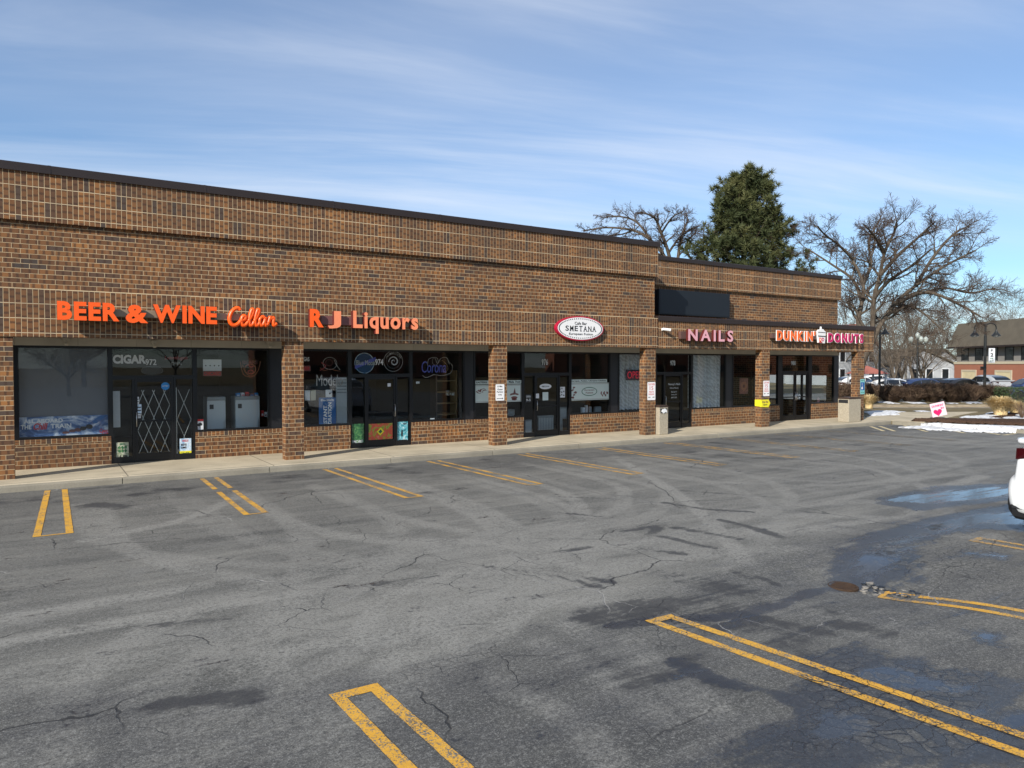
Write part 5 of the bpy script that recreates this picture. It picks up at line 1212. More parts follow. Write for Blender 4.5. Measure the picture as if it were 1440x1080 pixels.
# ================================================================== PLANTS
def m_bark(name,a,b):
    m,n=newmat(name);p=n.obj()
    f=n.noise(n.vm('MULTIPLY',p,(7,7,1.6)),2.,5,.65)
    n.out(n.ramp(f,[(.3,a),(.7,b)]),.95,0,n.bump(f,.7,.04),.15);return m
M['bark']=m_bark('grey-brown bark',(.035,.027,.021),(.14,.113,.085))
M['twig']=m_bark('brown twig',(.035,.024,.019),(.095,.068,.052))
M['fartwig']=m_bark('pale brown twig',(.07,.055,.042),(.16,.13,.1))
def branch(mb,p0,d,L,r0,r1,lvl,maxl,rs,par,out=None):
    """one wandering limb and its children"""
    k=par['seg'][min(lvl,len(par['seg'])-1)]
    pts=[Vector(p0)];d=Vector(d).normalized()
    for i in range(k):
        d=(d+Vector((rs.gauss(0,1),rs.gauss(0,1),rs.gauss(0,.7)+par['up'][min(lvl,len(par['up'])-1)]))*par['wob'][min(lvl,len(par['wob'])-1)]).normalized()
        pts.append(pts[-1]+d*(L/k))
    rad=[r0+(r1-r0)*i/k for i in range(k+1)]
    mb.tube(pts,rad,par['mat'][0] if lvl<par.get('thick',2) else par['mat'][1],par['sides'][min(lvl,len(par['sides'])-1)],cap=False)
    if lvl>=maxl: return
    spawn(mb,pts,rad,L,lvl,maxl,rs,par)
def spawn(mb,pts,rad,L,lvl,maxl,rs,par):
    k=len(pts)-1
    nc=par['n'][min(lvl,len(par['n'])-1)]
    for c in range(nc):
        t=par.get('t0',.25)+(1-par.get('t0',.25))*(c+rs.uniform(.1,.9))/nc
        i=min(k-1,int(t*k));f=t*k-i
        p=pts[i].lerp(pts[i+1],f);ax_=(pts[i+1]-pts[i]).normalized()
        side=Vector((rs.gauss(0,1),rs.gauss(0,1),rs.gauss(0,.6)));side-=ax_*side.dot(ax_)
        if side.length<1e-3: continue
        side.normalize();ang=R(rs.uniform(*par['ang']))
        nd=ax_*math.cos(ang)+side*math.sin(ang)
        rr=rad[i]*(1-f)+rad[i+1]*f
        branch(mb,p,nd,L*rs.uniform(*par['len'])*(1-.35*t),max(rr*.62,par['rmin']),par['rmin'],lvl+1,maxl,rs,par)
def px3(pts,Y,seed=0,dj=0.):
    r=random.Random(seed);off=r.uniform(-1,1)
    return [at(a,b,Y+dj*off*i/len(pts)) for i,(a,b) in enumerate(pts)]
def sp3(p,k=4): return [Vector(q) for q in spline([tuple(v) for v in p],k)]
# ---- the spreading leafless tree beyond the end of the mall
rs=random.Random(42);YT=41.
base=at(1206,577,YT);base.z=.1
tr=wempty('bare_tree',tuple(base),'large spreading leafless tree rising behind the right end of the mall','tree')
mb=MB()
trunk=sp3([Vector((base.x,base.y,.0))]+px3([(1206,545),(1210,512),(1219,492),(1226,478)],YT))
mb.tube(trunk,[.3-.09*i/len(trunk) for i in range(len(trunk))],'bark',10)
mb.tube([trunk[0]+Vector((0,0,-.1)),trunk[0]+Vector((0,0,.25))],[.5,.34],'bark',10)
mb.build('trunk',tr,smooth=True)
par=dict(seg=[6,6,5,4,3],up=[.1,.12,.1,.05,0],wob=[.12,.16,.2,.24,.28],mat=('bark','twig'),thick=2,sides=[6,5,4,3,3],n=[9,10,9,6,4],ang=(26,60),len=(.42,.74),rmin=.006,t0=.2)
LIMBS=[([(1226,480),(1212,455),(1204,437),(1197,428),(1189,425)],.08,.6),([(1226,482),(1207,455),(1212,425),(1214,400),(1200,368),(1188,350)],.15,2.5),
 ([(1226,480),(1227,455),(1229,420),(1237,388),(1244,355),(1256,330),(1262,314)],.15,-1.),([(1227,480),(1237,459),(1258,428),(1289,401),(1329,374),(1372,352)],.15,2.),
 ([(1258,428),(1302,411),(1347,427),(1380,446)],.11,-2.),([(1212,425),(1200,394),(1173,374),(1136,350)],.1,3.),([(1244,355),(1230,332),(1215,316)],.08,-2.),
 ([(1237,388),(1262,360),(1290,335),(1315,312)],.1,-3.),([(1289,401),(1310,365),(1340,330),(1362,318)],.1,3.),([(1229,420),(1250,395),(1280,375),(1310,350)],.1,-4.),([(1214,400),(1225,370),(1222,338),(1238,308)],.1,4.),([(1302,411),(1330,405),(1365,412),(1398,405)],.07,3.5),([(1200,365),(1180,345),(1160,330),(1150,318)],.07,-3.),([(1258,428),(1285,432),(1310,450),(1330,470)],.07,-3.)]
# limbs leave a point within one another: keep their depths joined
def limb_crown(tr,LIMBS,YT,par,lmax,lf,nf,mt='bark'):
    depth={};mb=MB()
    for pts,r0,dz in LIMBS:
        y0=YT+depth.get(pts[0],0.);P=[]
        for i,q in enumerate(pts):
            dd=(y0-YT)+dz*(i/(len(pts)-1))**1.2
            if i>0: depth[q]=dd
            P.append(at(*q,YT+dd))
        P=sp3(P,4);rad=[r0*(1-.8*i/len(P))+.012 for i in range(len(P))]
        mb.tube(P,rad,mt,7,cap=False)
        L=sum((a-b).length for a,b in zip(P,P[1:]))
        par['n'][0]=max(5,int(L*nf));spawn(mb,P,rad,min(lmax,L*lf),0,3,rs,par)
    return mb
mb=limb_crown(tr,LIMBS,YT,par,3.6,.62,2.1)
mb.build('crown',tr)
print('tree faces',len(mb.f))
# ---- a generic leafless tree, shared by the far ones
def gen_tree(seed,H,rtr,maxl,spread=(25,55),n=(9,7,6,5),mt=('bark','twig'),rmin=.012,clear=.28,fork=5,tmax=48):
    rs=random.Random(seed);mb=MB();mt_=MB()
    p=dict(seg=[6,5,4,3],up=[.16,.12,.05,0],wob=[.1,.15,.2,.25],mat=mt,thick=1,sides=[6,4,3,3],n=list(n),ang=spread,len=(.45,.75),rmin=rmin,t0=.22)
    tp=[Vector((0,0,-.1))];d=Vector((0,0,1))
    for i in range(6):
        d=(d+Vector((rs.gauss(0,.06),rs.gauss(0,.06),.1))).normalized();tp.append(tp[-1]+d*H*clear/5)
    mt_.tube(tp,[rtr*(1.25-.45*i/6) for i in range(7)],mt[0],8,cap=False)
    for i in range(fork):
        a=6.28*i/fork+rs.uniform(-.4,.4);tilt=R(rs.uniform(12 if tmax<50 else 34,tmax)) if i else R(6)
        branch(mb,tp[-1-(i%2)],(math.sin(tilt)*math.cos(a),math.sin(tilt)*math.sin(a),math.cos(tilt)),H*(1-clear)*rs.uniform(.72,1.),rtr*.62,rmin,0,maxl,rs,p)
    return mt_,mb
def tree_thing(proto,loc,rz,sc,label,group=None,zs=1.):
    t=empty('bare_tree',loc,label,'tree',group,rz);t.scale=(sc,sc,sc*zs)
    for nm,me in proto:
        o=bpy.data.objects.new(nm,me);COL.objects.link(o);o.parent=t
    return t
def proto_tree(*a,**k):
    A,Bq=gen_tree(*a,**k);r=[]
    for nm,b in (('trunk',A),('crown',Bq)):
        o=b.build(nm);r.append((nm,o.data));bpy.data.objects.remove(o)
    return r
PA=proto_tree(5,13.5,.3,3,(28,62),(9,8,6,5),('bark','twig'),.011,.3,6)
PB=proto_tree(8,14.,.24,3,(22,46),(7,6,5,4),('fartwig','fartwig'),.012,.24,5)
PC=proto_tree(13,11.,.19,3,(25,52),(7,6,5,4),('fartwig','fartwig'),.012,.18,5)
PD=proto_tree(17,12.,.34,3,(35,72),(10,9,8,5),('bark','bark'),.008,.3,8,62)
def gat(px,Y,z=0.):
    v=at(px,514,Y);return (v.x,v.y,z)
Y2=62.;b2=at(952,560,Y2);b2.z=-.3
tr2=wempty('bare_tree',tuple(b2),'leafless tree fanning low over the flat roof left of the pine','tree')
mb=MB();mb.tube(sp3([b2]+px3([(952,500),(950,440),(950,400)],Y2)),[.36,.35,.34,.33,.32,.31,.3,.29,.28,.27,.26,.25,.24],'bark',9);mb.build('trunk',tr2,smooth=True)
LIMB2=[([(950,400),(935,362),(915,338),(890,324),(852,320),(820,325)],.17,2.),([(950,402),(940,356),(930,328),(920,306),(900,298)],.17,-2.),([(950,400),(955,350),(961,325),(968,308)],.15,1.),([(950,404),(975,372),(992,346),(1008,322)],.17,-1.),
 ([(935,362),(905,352),(868,346),(835,345)],.12,-3.),([(915,338),(895,312),(868,304),(845,306)],.1,3.),([(940,356),(958,332),(985,316)],.1,3.),([(930,328),(945,306),(960,298)],.08,-3.),([(890,324),(872,330),(845,332)],.07,2.),([(975,372),(965,345),(980,325)],.09,3.)]
par2=dict(par);par2.update(n=[8,9,7,5,3],rmin=.008,len=(.42,.7),up=[.02,.05,.05,.03,0])
mb=limb_crown(tr2,LIMB2,Y2,par2,3.0,.5,1.7);mb.build('crown',tr2)
tree_thing(PD,gat(985,84,-.5),2.4,1.4,'leafless tree half hidden behind the left side of the pine',None,.82)
FT=[(1252,80,PB,.62),(1268,76,PC,.72),(1286,96,PB,.8),(1296,84,PC,.72),(1312,104,PB,.7),(1280,112,PB,.85),(1232,95,PB,.7),(1322,112,PC,.75),(1420,125,PB,.95),(1398,130,PC,1.05),(1365,120,PB,.8),(1258,68,PC,.6),(1300,72,PC,.55),(1200,88,PB,.75),(1330,118,PC,.85),(1480,110,PB,.9),(1545,90,PB,1.),(1180,100,PC,1.)]
FL=['leafless brown tree right of the single-arm lamp, beyond the street','leafless brown tree behind the leaning utility pole','tall leafless brown tree behind the globe street lamp','leafless brown tree between the globe lamp and the white house','leafless brown tree in front of the brown-roofed building\'s left end','hazy leafless tree far behind the globe lamp','leafless tree just right of the mall corner, far off','slender leafless tree on the near side of the white house','faint leafless treetop above the ridge at the right edge','faint leafless treetop over the ridge near the double lamp','faint leafless tree behind the left end of the brown roof','small leafless tree between the hedge and the leaning pole','small leafless tree behind the hedge below the globe lamp','leafless tree seen between the last pillar and the shopfront','wide leafless tree standing right behind the white house','leafless tree beyond the right edge of the lot','leafless tree far beyond the parked cars at the right','leafless tree hidden behind the last shopfront']
rs=random.Random(9)
for (px,Y,pr,sc),lb in zip(FT,FL): tree_thing(pr,gat(px,Y,-.15),rs.uniform(0,6.28),sc,lb,'leafless trees beyond the street')
# trees across the lot behind the camera: they show in the shop windows
for k,(x,y,sc) in enumerate(((2.,-48.,.42),(5.,-92.,.9),(17.,-98.,1.),(30.,-100.,1.),(44.,-96.,1.1),(58.,-104.,1.),(74.,-98.,1.1),(90.,-92.,1.),(108.,-88.,1.1),(125.,-80.,1.),(140.,-70.,1.),(-9.,-96.,1.))):
    tree_thing(PD if k<2 else PC,(x,y,-.1),k*1.3,sc,'leafless tree across the lot, mirrored in the shop windows','leafless trees across the lot')
# ---- the pine
m,n=newmat('pine needles');p=n.pos()
cl=n.noise(p,.55,3);fi=n.noise(p,6.,2)
c=n.ramp(n.m('ADD',n.m('MULTIPLY',cl,.6),n.m('MULTIPLY',fi,.4)),[(.3,(.026,.038,.015)),(.48,(.058,.07,.026)),(.62,(.11,.112,.042)),(.75,(.17,.145,.065))])
n.out(c,.7,0,None,.25);M['needles']=m
def pine(px,Y,H,label):
    t=empty('pine_tree',gat(px,Y,-.4),label,'tree');t.scale=(1.17,1.17,1.);rs=random.Random(21)
    mb=MB();mb.tube([(0,0,0),(.05,.05,H*.4),(-.05,.1,H*.8),(.1,0,H*.97)],[.36,.27,.13,.03],'bark',8);mb.build('trunk',t,smooth=True)
    lb=MB();nd=MB();ni=nd.mid('needles')
    def tuft(p,d,s):
        d=Vector(d).normalized()
        for _ in range(34):
            v=(d*rs.uniform(.1,1.)+Vector((rs.gauss(0,.6),rs.gauss(0,.6),rs.gauss(.15,.6)))).normalized()
            L=s*rs.uniform(.7,1.2);w=v.cross(Vector((rs.gauss(0,1),rs.gauss(0,1),rs.gauss(0,1)))).normalized()*s*.07
            q=p+v*s*.1;k=len(nd.v);nd.v+=[tuple(q-w),tuple(q+w),tuple(q+v*L)];nd.f.append((k,k+1,k+2));nd.mi.append(ni)
    nl=104
    for i in range(nl):
        u=(i+.5)/nl;z=H*(.2+.79*u)
        # rounded pyramid with gaps and bulges
        prof=(1-u)**.5*(.5+.5*min(1,u*3.2+.3))*H*.27+.3
        a=i*2.4+rs.uniform(-.3,.3);L=prof*rs.uniform(.62,1.18)
        if 0.5<(a%6.28)<1.4 and .35<u<.6: L*=.7
        el=R(rs.uniform(2,20)+48*u)
        d=Vector((math.cos(a)*math.cos(el),math.sin(a)*math.cos(el),math.sin(el)))
        P=[Vector((0,0,z))+d*L*q+Vector((0,0,.12*L*(q*q))) for q in (0,.35,.7,1.)]
        lb.tube(P,[.075*(1-u)+.025,.05*(1-u)+.02,.03,.012],'bark',4,cap=False)
        nsub=int(4+L*3.1)
        for s in range(nsub):
            q=rs.uniform(.3,1.);p=P[0].lerp(P[-1],q)+Vector((0,0,.1*L*q*q))
            sd=Vector((rs.gauss(0,1),rs.gauss(0,1),rs.gauss(.25,.5))).normalized();l2=L*.34*(1.15-q)+rs.uniform(.25,.6)
            e=p+(d*.6+sd).normalized()*l2;lb.tube([p,e],[.018,.007],'twig',3,cap=False)
            for w in range(3): tuft(p.lerp(e,.45+.28*w)+Vector((rs.gauss(0,.07),rs.gauss(0,.07),rs.gauss(0,.05)+.1*w)),(e-p).normalized()+Vector((0,0,.25+.35*w)),.3+.07*w)
        tuft(P[-1],d,.4)
    for _ in range(14): tuft(Vector((rs.gauss(0,.25),rs.gauss(0,.25),H*rs.uniform(.93,1.0))),(0,0,1),.38)
    lb.build('limb',t);nd.build('foliage',t);print('pine',len(nd.f))
pine(1046,60,17.6,'dark green pine tree towering behind the lower end of the mall')
# ---- hedge row of clipped leafless shrubs
def shrub_mesh(seed,w,d,h,n_):
    rs=random.Random(seed);mb=MB()
    for i in range(n_):
        a=rs.uniform(0,6.28);r=math.sqrt(rs.uniform(0,1));fx,fy=r*math.cos(a)*w/2,r*math.sin(a)*d/2
        top=h*(1-.22*r**3)*rs.uniform(.82,1.04)
        b=Vector((fx*.38,fy*.38,0));m1=Vector((fx*.85+rs.gauss(0,.04),fy*.85+rs.gauss(0,.04),top*.45));e=Vector((fx+rs.gauss(0,.07),fy+rs.gauss(0,.07),top))
        mb.tube([b,m1,e],[.012,.009,.005],'stem',3,cap=False)
        for _ in range(4):
            q=rs.uniform(.35,1.);p=b.lerp(m1,q*2) if q<.5 else m1.lerp(e,q*2-1)
            mb.tube([p,p+Vector((rs.gauss(0,.12),rs.gauss(0,.12),rs.uniform(.02,.2)))],[.006,.004],'stem',3,cap=False)
    return mb
m,n=newmat('shrub stem');p=n.pos();n.out(n.ramp(n.noise(p,3.,4),[(.3,(.045,.03,.022)),(.55,(.1,.066,.045)),(.75,(.16,.115,.075))]),.9,0,None,.15);M['stem']=m
sm=[]
for k in range(3):
    o=shrub_mesh(30+k,1.,1.,1.,620).build('shrub');sm.append(o.data);bpy.data.objects.remove(o)
HP=[(1226,1.7),(1254,1.75),(1283,1.9),(1311,1.7),(1340,1.8),(1364,1.7),(1394,2.1)]
HL2=['clipped leafless shrub nearest the last pillar in the hedge row','clipped leafless shrub second from the pillar in the hedge row','clipped leafless shrub third from the pillar in the hedge row','clipped leafless shrub right behind the tilted yard sign','clipped leafless shrub right of the yard sign in the hedge row','clipped leafless shrub below the white SUV','broad clipped leafless shrub at the hedge end, behind the dry grass clump']
rs=random.Random(4)
for k,((px,w),lb) in enumerate(zip(HP,HL2)):
    for q in range(1):
        o=bpy.data.objects.new('shrub',sm[k%3]);COL.objects.link(o);o.location=gat(px,47.9,.11);o.rotation_euler=(0,0,rs.uniform(0,6.28));o.scale=(w*.98,w*.98,1.17*rs.uniform(.93,1.07))
        tag(o,lb,'shrub','leafless shrubs in the hedge row')
for k,(px,lb) in enumerate(((1470,'clipped leafless shrub beyond the right edge of the lot'),(1208,'clipped leafless shrub seen left of the last pillar'),(1186,'clipped leafless shrub seen behind the end shopfront'))):
    o=bpy.data.objects.new('shrub',sm[k%3]);COL.objects.link(o);o.location=gat(px,47.9,.11);o.scale=(2,2,1.2);tag(o,lb,'shrub','leafless shrubs in the hedge row')
# evergreen hedge at the right edge
m,n=newmat('evergreen leaf');p=n.pos();n.out(n.ramp(n.noise(p,4.,3),[(.3,(.015,.03,.01)),(.7,(.06,.085,.03))]),.6,0,None,.3);M['leaf']=m
rs=random.Random(8);mb=MB();li=mb.mid('leaf')
for i in range(5200):
    a=rs.uniform(-1,1);b=rs.uniform(-1,1);c=rs.uniform(0,1)
    if rs.random()<.7:
        k=rs.randrange(3)
        if k==0: b=math.copysign(1,b)*rs.uniform(.85,1.)
        elif k==1: c=rs.uniform(.9,1.05)
        else: a=math.copysign(1,a)*rs.uniform(.9,1.)
    p=Vector((a*2.2,b*.6,.05+c*.95));s=rs.uniform(.03,.06);u=Vector((rs.gauss(0,1),rs.gauss(0,1),rs.gauss(0,1))).normalized();v=u.orthogonal().normalized()
    k=len(mb.v);mb.v+=[tuple(p-u*s),tuple(p+v*s*.6),tuple(p+u*s),tuple(p-v*s*.6)];mb.f.append((k,k+1,k+2,k+3));mb.mi.append(li)
v=gat(1455,46.,.1);t=empty('evergreen_hedge',v,'dark green clipped evergreen hedge at the right edge','hedge',None,-YAW)
mb.build('foliage',t);mb=MB();
for i in range(9): mb.tube([(-2+.5*i,0,-.1),(-2+.5*i+rs.uniform(-.1,.1),rs.uniform(-.1,.1),.5),(-2+.5*i+rs.uniform(-.2,.2),0,.9)],[.03,.02,.008],'stem',5)
mb.build('stem',t)
# green low bush by the end shopfront
# dry ornamental grass
m,n=newmat('dry straw grass');p=n.pos();n.out(n.ramp(n.noise(p,8.,3),[(.3,(.45,.32,.15)),(.55,(.66,.51,.27)),(.8,(.78,.66,.42))]),.8,0,None,.2);M['straw']=m
def grass_clump(px,py,w,h,n_,label,seed):
    x,y=gp(px,py,.15);rs=random.Random(seed);mb=MB();i=mb.mid('straw')
    for _ in range(n_):
        a=rs.uniform(0,6.28);r0=rs.uniform(0,.22)*w;b=Vector((r0*math.cos(a),r0*math.sin(a),0));L=h*rs.uniform(.75,1.25);o=rs.uniform(.25,1.)*w*.55
        P=[b+Vector((math.cos(a)*o*q*q*.95+rs.gauss(0,.015),math.sin(a)*o*q*q*.95+rs.gauss(0,.015),L*(q-.5*q**3*(.25+o/w)))) for q in (0,.35,.65,.85,1.05)]
        s=Vector((-math.sin(a),math.cos(a),0))*.007
        k=len(mb.v)
        for q in P: mb.v+=[tuple(q-s),tuple(q+s)]
        for j in range(4): mb.f.append((k+2*j,k+2*j+1,k+2*j+3,k+2*j+2));mb.mi.append(i)
    return tag(mb.build('grass_clump',loc=(x,y,.14)),label,'ornamental grass')
grass_clump(1407,585,1.15,.95,2600,'round straw-coloured clump of dry ornamental grass on the snow',2)
grass_clump(1427,583,.8,.7,1300,'lower straw-coloured grass clump just right of the round one',3)
rs=random.Random(6);mb=MB()
for i in range(60):
    a=rs.uniform(0,6.28);e=Vector((math.cos(a)*rs.uniform(.1,.5),math.sin(a)*rs.uniform(.1,.5),rs.uniform(.5,.95)));mb.tube([(0,0,0),e*.5+Vector((0,0,.1)),e],[.008,.006,.003],'stem',3,cap=False)
x,y=gp(1437,589,.15);tag(mb.build('twiggy_bush',loc=(x,y,.14)),'thin reddish twiggy bush on the mulch at the right edge','shrub')
grass_clump(1222,574,.9,.8,900,'pale dry grass tuft beside the last pillar, under the far roof',7)
# ================================================================== FAR SIDE, STREET FURNITURE, VEHICLES
M['iron']=mat('black painted iron',(.018,.02,.02),.45,.2)
M['lampglass']=mat('frosted lamp glass',(.6,.6,.56),.3)
M['globe']=mat('dusty white lamp globe',(.36,.4,.37),.3)
M['pole']=mat('weathered grey pole',(.2,.18,.155),.9,0,.2,3.)
M['signred']=mat('red sign face',(.45,.02,.03),.5)
def shade_lamp(mb,x,z):
    mb.lathe([(.04,z+.42),(.07,z+.3),(.09,z+.26),(.14,z+.16),(.29,z-.02),(.3,z-.05),(.26,z-.05)],'iron',(x,0),14)
def lamp2(px,Y,H,label):
    t=empty('street_lamp',gat(px,Y,-.05),label,'street lamp',None,-YAW)
    mb=MB();mb.lathe([(.2,0),(.2,.15),(.13,.3),(.11,.9),(.095,1.),(.09,H-.9),(.065,H-.85),(.06,H-.1),(.0,H-.05)],'iron',sides=12);mb.build('post',t)
    for s in (-1,1):
        mb=MB();mb.tube([(0,0,H-.75)]+[(s*(.38-.38*math.cos(q)),0,H-.32+.32*math.sin(q)) for q in np.linspace(0,math.pi,10)]+[(s*.76,0,H-.45)],.045,'iron',6);mb.build('arm',t)
        mb=MB();shade_lamp(mb,s*.76,H-.85);l=mb.build('lamp_shade',t);mb=MB();mb.lathe([(.03,H-.88),(.2,H-.9),(.22,H-.95),(.1,H-1.0)],'lampglass',(s*.76,0),12);mb.build('bulb_cover',l)
    return t
lamp2(1385,52,5.55,'black double-arm street lamp with bell shades in front of the brown-roofed building')
t=empty('street_lamp',gat(1237,52,-.05),'black single-arm street lamp with bell shade beside the mall corner','street lamp',None,-YAW)
mb=MB();mb.lathe([(.2,0),(.2,.15),(.13,.3),(.1,.9),(.08,1.),(.06,5.5),(.02,5.6)],'iron',sides=12);mb.build('post',t)
mb=MB();mb.tube([(0,0,4.9)]+[(.18-.18*math.cos(q),0,5.35+.25*math.sin(q)) for q in np.linspace(0,math.pi,9)]+[(.36,0,5.2)],.028,'iron',6);mb.build('arm',t)
mb=MB();shade_lamp(mb,.36,4.8);mb.build('lamp_shade',t)
# sign on the lamp post
t=empty('street_sign',gat(1394.5,51.6,2.7),'white street sign with dark lettering on the double-arm lamp post','sign',None,-YAW)
mb=MB();mb.box(-.22,.22,-.01,.01,0,1.02,'paper');pl=mb.build('plate',t,bevel=.004)
mb=MB();flat_text(mb,'P',-.08,.08,.78,.94,-.011,'inkblack',.03);flat_text(mb,'2',-.1,.1,.42,.68,-.011,'inkblack',.04);flat_text(mb,'HR',-.12,.12,.24,.34,-.011,'inkgreen',.02);flat_text(mb,'8-6',-.12,.12,.08,.18,-.011,'inkgreen',.02);mb.build('lettering',pl)
mb=MB();mb.box(-.5,-.2,-.005,.005,.45,.47,'iron');mb.build('bracket',t)
# globe lamp
t=empty('street_lamp',gat(1290,68,-.1),'tall street lamp with white globes among the leafless trees','street lamp',None,-YAW)
mb=MB();mb.tube([(0,0,0),(0,0,5.4)],[.1,.07],'iron',8);mb.build('post',t)
for x,z in ((-.62,5.0),(.3,5.05),(.75,5.0),(0.,5.4)):
    mb=MB();mb.tube([(0,0,4.6),(x*.6,0,4.55),(x,0,z-.3)],.03,'iron',6);a_=mb.build('arm',t)
    mb=MB();mb.lathe([(.1,z-.3),(.2,z-.08),(.21,z+.05),(.14,z+.2),(.03,z+.28)],'globe',(x,0),12);mb.build('globe',a_,smooth=True)
# poles
def upole(px0,px1,yt,Y,label,cross=False):
    t=wempty('utility_pole',gat(px1,Y,-.2),label,'utility pole');a=Vector(gat(px1,Y,-.2));b=at(px0,yt,Y)
    mb=MB();mb.tube([a,b],[.16,.11],'pole',8);mb.build('pole',t)
    if cross:
        c=a.lerp(b,.955);r=Vector((CR[0],CR[1],0));mb=MB();mb.tube([c-r*1.1,c+r*1.1],.06,'pole',4);mb.build('crossarm',t)
upole(1255,1263,459,85,'leaning grey utility pole with a crossarm beyond the street',True);upole(1274,1274,490,80,'shorter upright grey pole right of the leaning utility pole')
# stop sign
t=empty('stop_sign',gat(1274.5,54,-.1),'red octagonal stop sign seen over the hedge','sign',None,-YAW)
mb=MB();mb.tube([(0,0,0),(0,0,.85)],.025,'pole',6);mb.build('post',t)
oc=[(.31*math.cos(R(22.5+45*k)),.72+.31*math.sin(R(22.5+45*k))) for k in range(8)]
mb=MB();mb.prism(oc,'y',-.045,-.03,'paper');mb.prism([(a*.93,.72+(b-.72)*.93) for a,b in oc],'y',-.052,-.0452,'signred');flat_text(mb,'STOP',-.2,.2,.64,.8,-.053,'paper',.02);mb.build('plate',t)
# yard sign
x,y=gp(1323,589,.15);t=empty('yard_sign',(x,y,.14),'small tilted pink and white yard sign with a red heart, stuck in the snow','sign',None,-YAW-R(10));t.rotation_euler=(0,R(-14),-YAW-R(10))
mb=MB();mb.box(-.3,.3,-.008,.008,.14,.74,mat('pale pink board',(.72,.5,.55),.5,0,.1));pl=mb.build('board',t)
mb=MB()
flat_text(mb,'DUNKIN\'',-.24,.24,.56,.66,-.009,'magenta',.03);hp=[(.16*math.sin(q)**3*1.1,.32+.011*(13*math.cos(q)-5*math.cos(2*q)-2*math.cos(3*q)-math.cos(4*q))) for q in np.linspace(0,6.1,24)]
mb.prism([(a-.05,b) for a,b in hp],'y',-.0105,-.008,'magenta');flat_text(mb,'$6',.1,.24,.42,.52,-.009,'magenta',.02);mb.build('print',pl)
mb=MB()
for x_ in (-.15,.15): mb.tube([(x_,0,-.05),(x_,0,.3)],.006,'steel',5)
mb.build('stake',t)
# ---- far buildings
M['farbrick']=mat('red-orange far brick',(.33,.13,.08),.9,0,.12,2.,.2,12.)
M['farroof']=mat('brown shingle roof',(.1,.085,.062),.95,0,.3,1.2,.5,6.)
M['cream']=mat('cream garage door',(.62,.53,.33),.6,0,.06,3.)
M['stone']=mat('pale stone trim',(.5,.44,.32),.8,0,.1,3.)
M['greywall']=mat('grey siding',(.22,.21,.195),.85,0,.12,2.)
M['darkglass']=mat('dark window glass',(.015,.017,.02),.1,0,.1)
M['siding']=mat('white house siding',(.36,.37,.38),.7,0,.06,2.)
M['redroof']=mat('red-brown roof',(.3,.1,.075),.85,0,.15,2.)
p0=Vector(gat(1342,80,-.3));p1=Vector(gat(1440,69.2,-.3));dr_=(p1-p0).normalized();ang=math.atan2(dr_.y,dr_.x)
t=empty('brick_building',p0,'two-storey brick building with brown shingle roof and cream garage doors beyond the street','building',None,ang)
# local x along the facade; the camera side is -y local or +y local
side=1 if (Vector((0,-DC,0))-p0).dot(Vector((-dr_.y,dr_.x,0)))>0 else -1
Lb=34.;hb=4.9
def sy(a,b): return (min(side*a,side*b),max(side*a,side*b))
ya,yb=sy(0,-14)
mb=MB();mb.box(0,Lb,ya,yb,0,3.05,'farbrick');mb.box(.15,Lb-.15,*sy(-.15,-13.85),3.05,hb,'greywall');mb.build('wall',t)
mb=MB();mb.box(-.03,Lb+.03,*sy(.05,-.1),2.95,3.2,'stone');mb.box(-.06,-.0,*sy(.05,-14.05),2.95,3.2,'stone');mb.build('stone_band',t)
mb=MB();y_e=side*.55;y_r=-side*.55;y_b=-side*14.5
pr_=[(y_e,hb-.2),(y_r,hb+2.45),(-side*13.4,hb+2.45),(y_b,hb-.2)]
mb.prism(pr_,'x',-.35,Lb+.4,'farroof');mb.build('roof',t)
mb=MB();mb.box(-.4,Lb+.4,*sy(.56,.66),hb-.28,hb-.1,'coping');mb.build('gutter',t)
for x in [1.1+2.3*k for k in range(14)]:
    mb=MB();mb.box(x,x+1.1,*sy(-.12,-.17),3.35,4.55,'darkglass');w_=mb.build('window',t);mb=MB()
    for q in (x-.06,x+1.1): mb.box(q,q+.06,*sy(-.1,-.16),3.3,4.6,'black')
    mb.box(x-.06,x+1.16,*sy(-.09,-.16),4.55,4.62,'black');mb.build('frame',w_)
for x in (1.5,6.9,12.6,19.):
    mb=MB();mb.box(x,x+2.1,*sy(-.1,.02),0,2.15,'cream');d_=mb.build('garage_door',t)
    mb=MB();mb.box(x-.2,x,*sy(-.1,.05),0,2.35,'stone');mb.box(x+2.1,x+2.3,*sy(-.1,.05),0,2.35,'stone');mb.box(x,x+2.1,*sy(-.1,.05),2.15,2.35,'stone')
    mb.build('surround',d_)
mb=MB();mb.box(4.7,5.2,*sy(.05,.2),2.55,2.7,'iron');mb.build('wall_lamp',t)
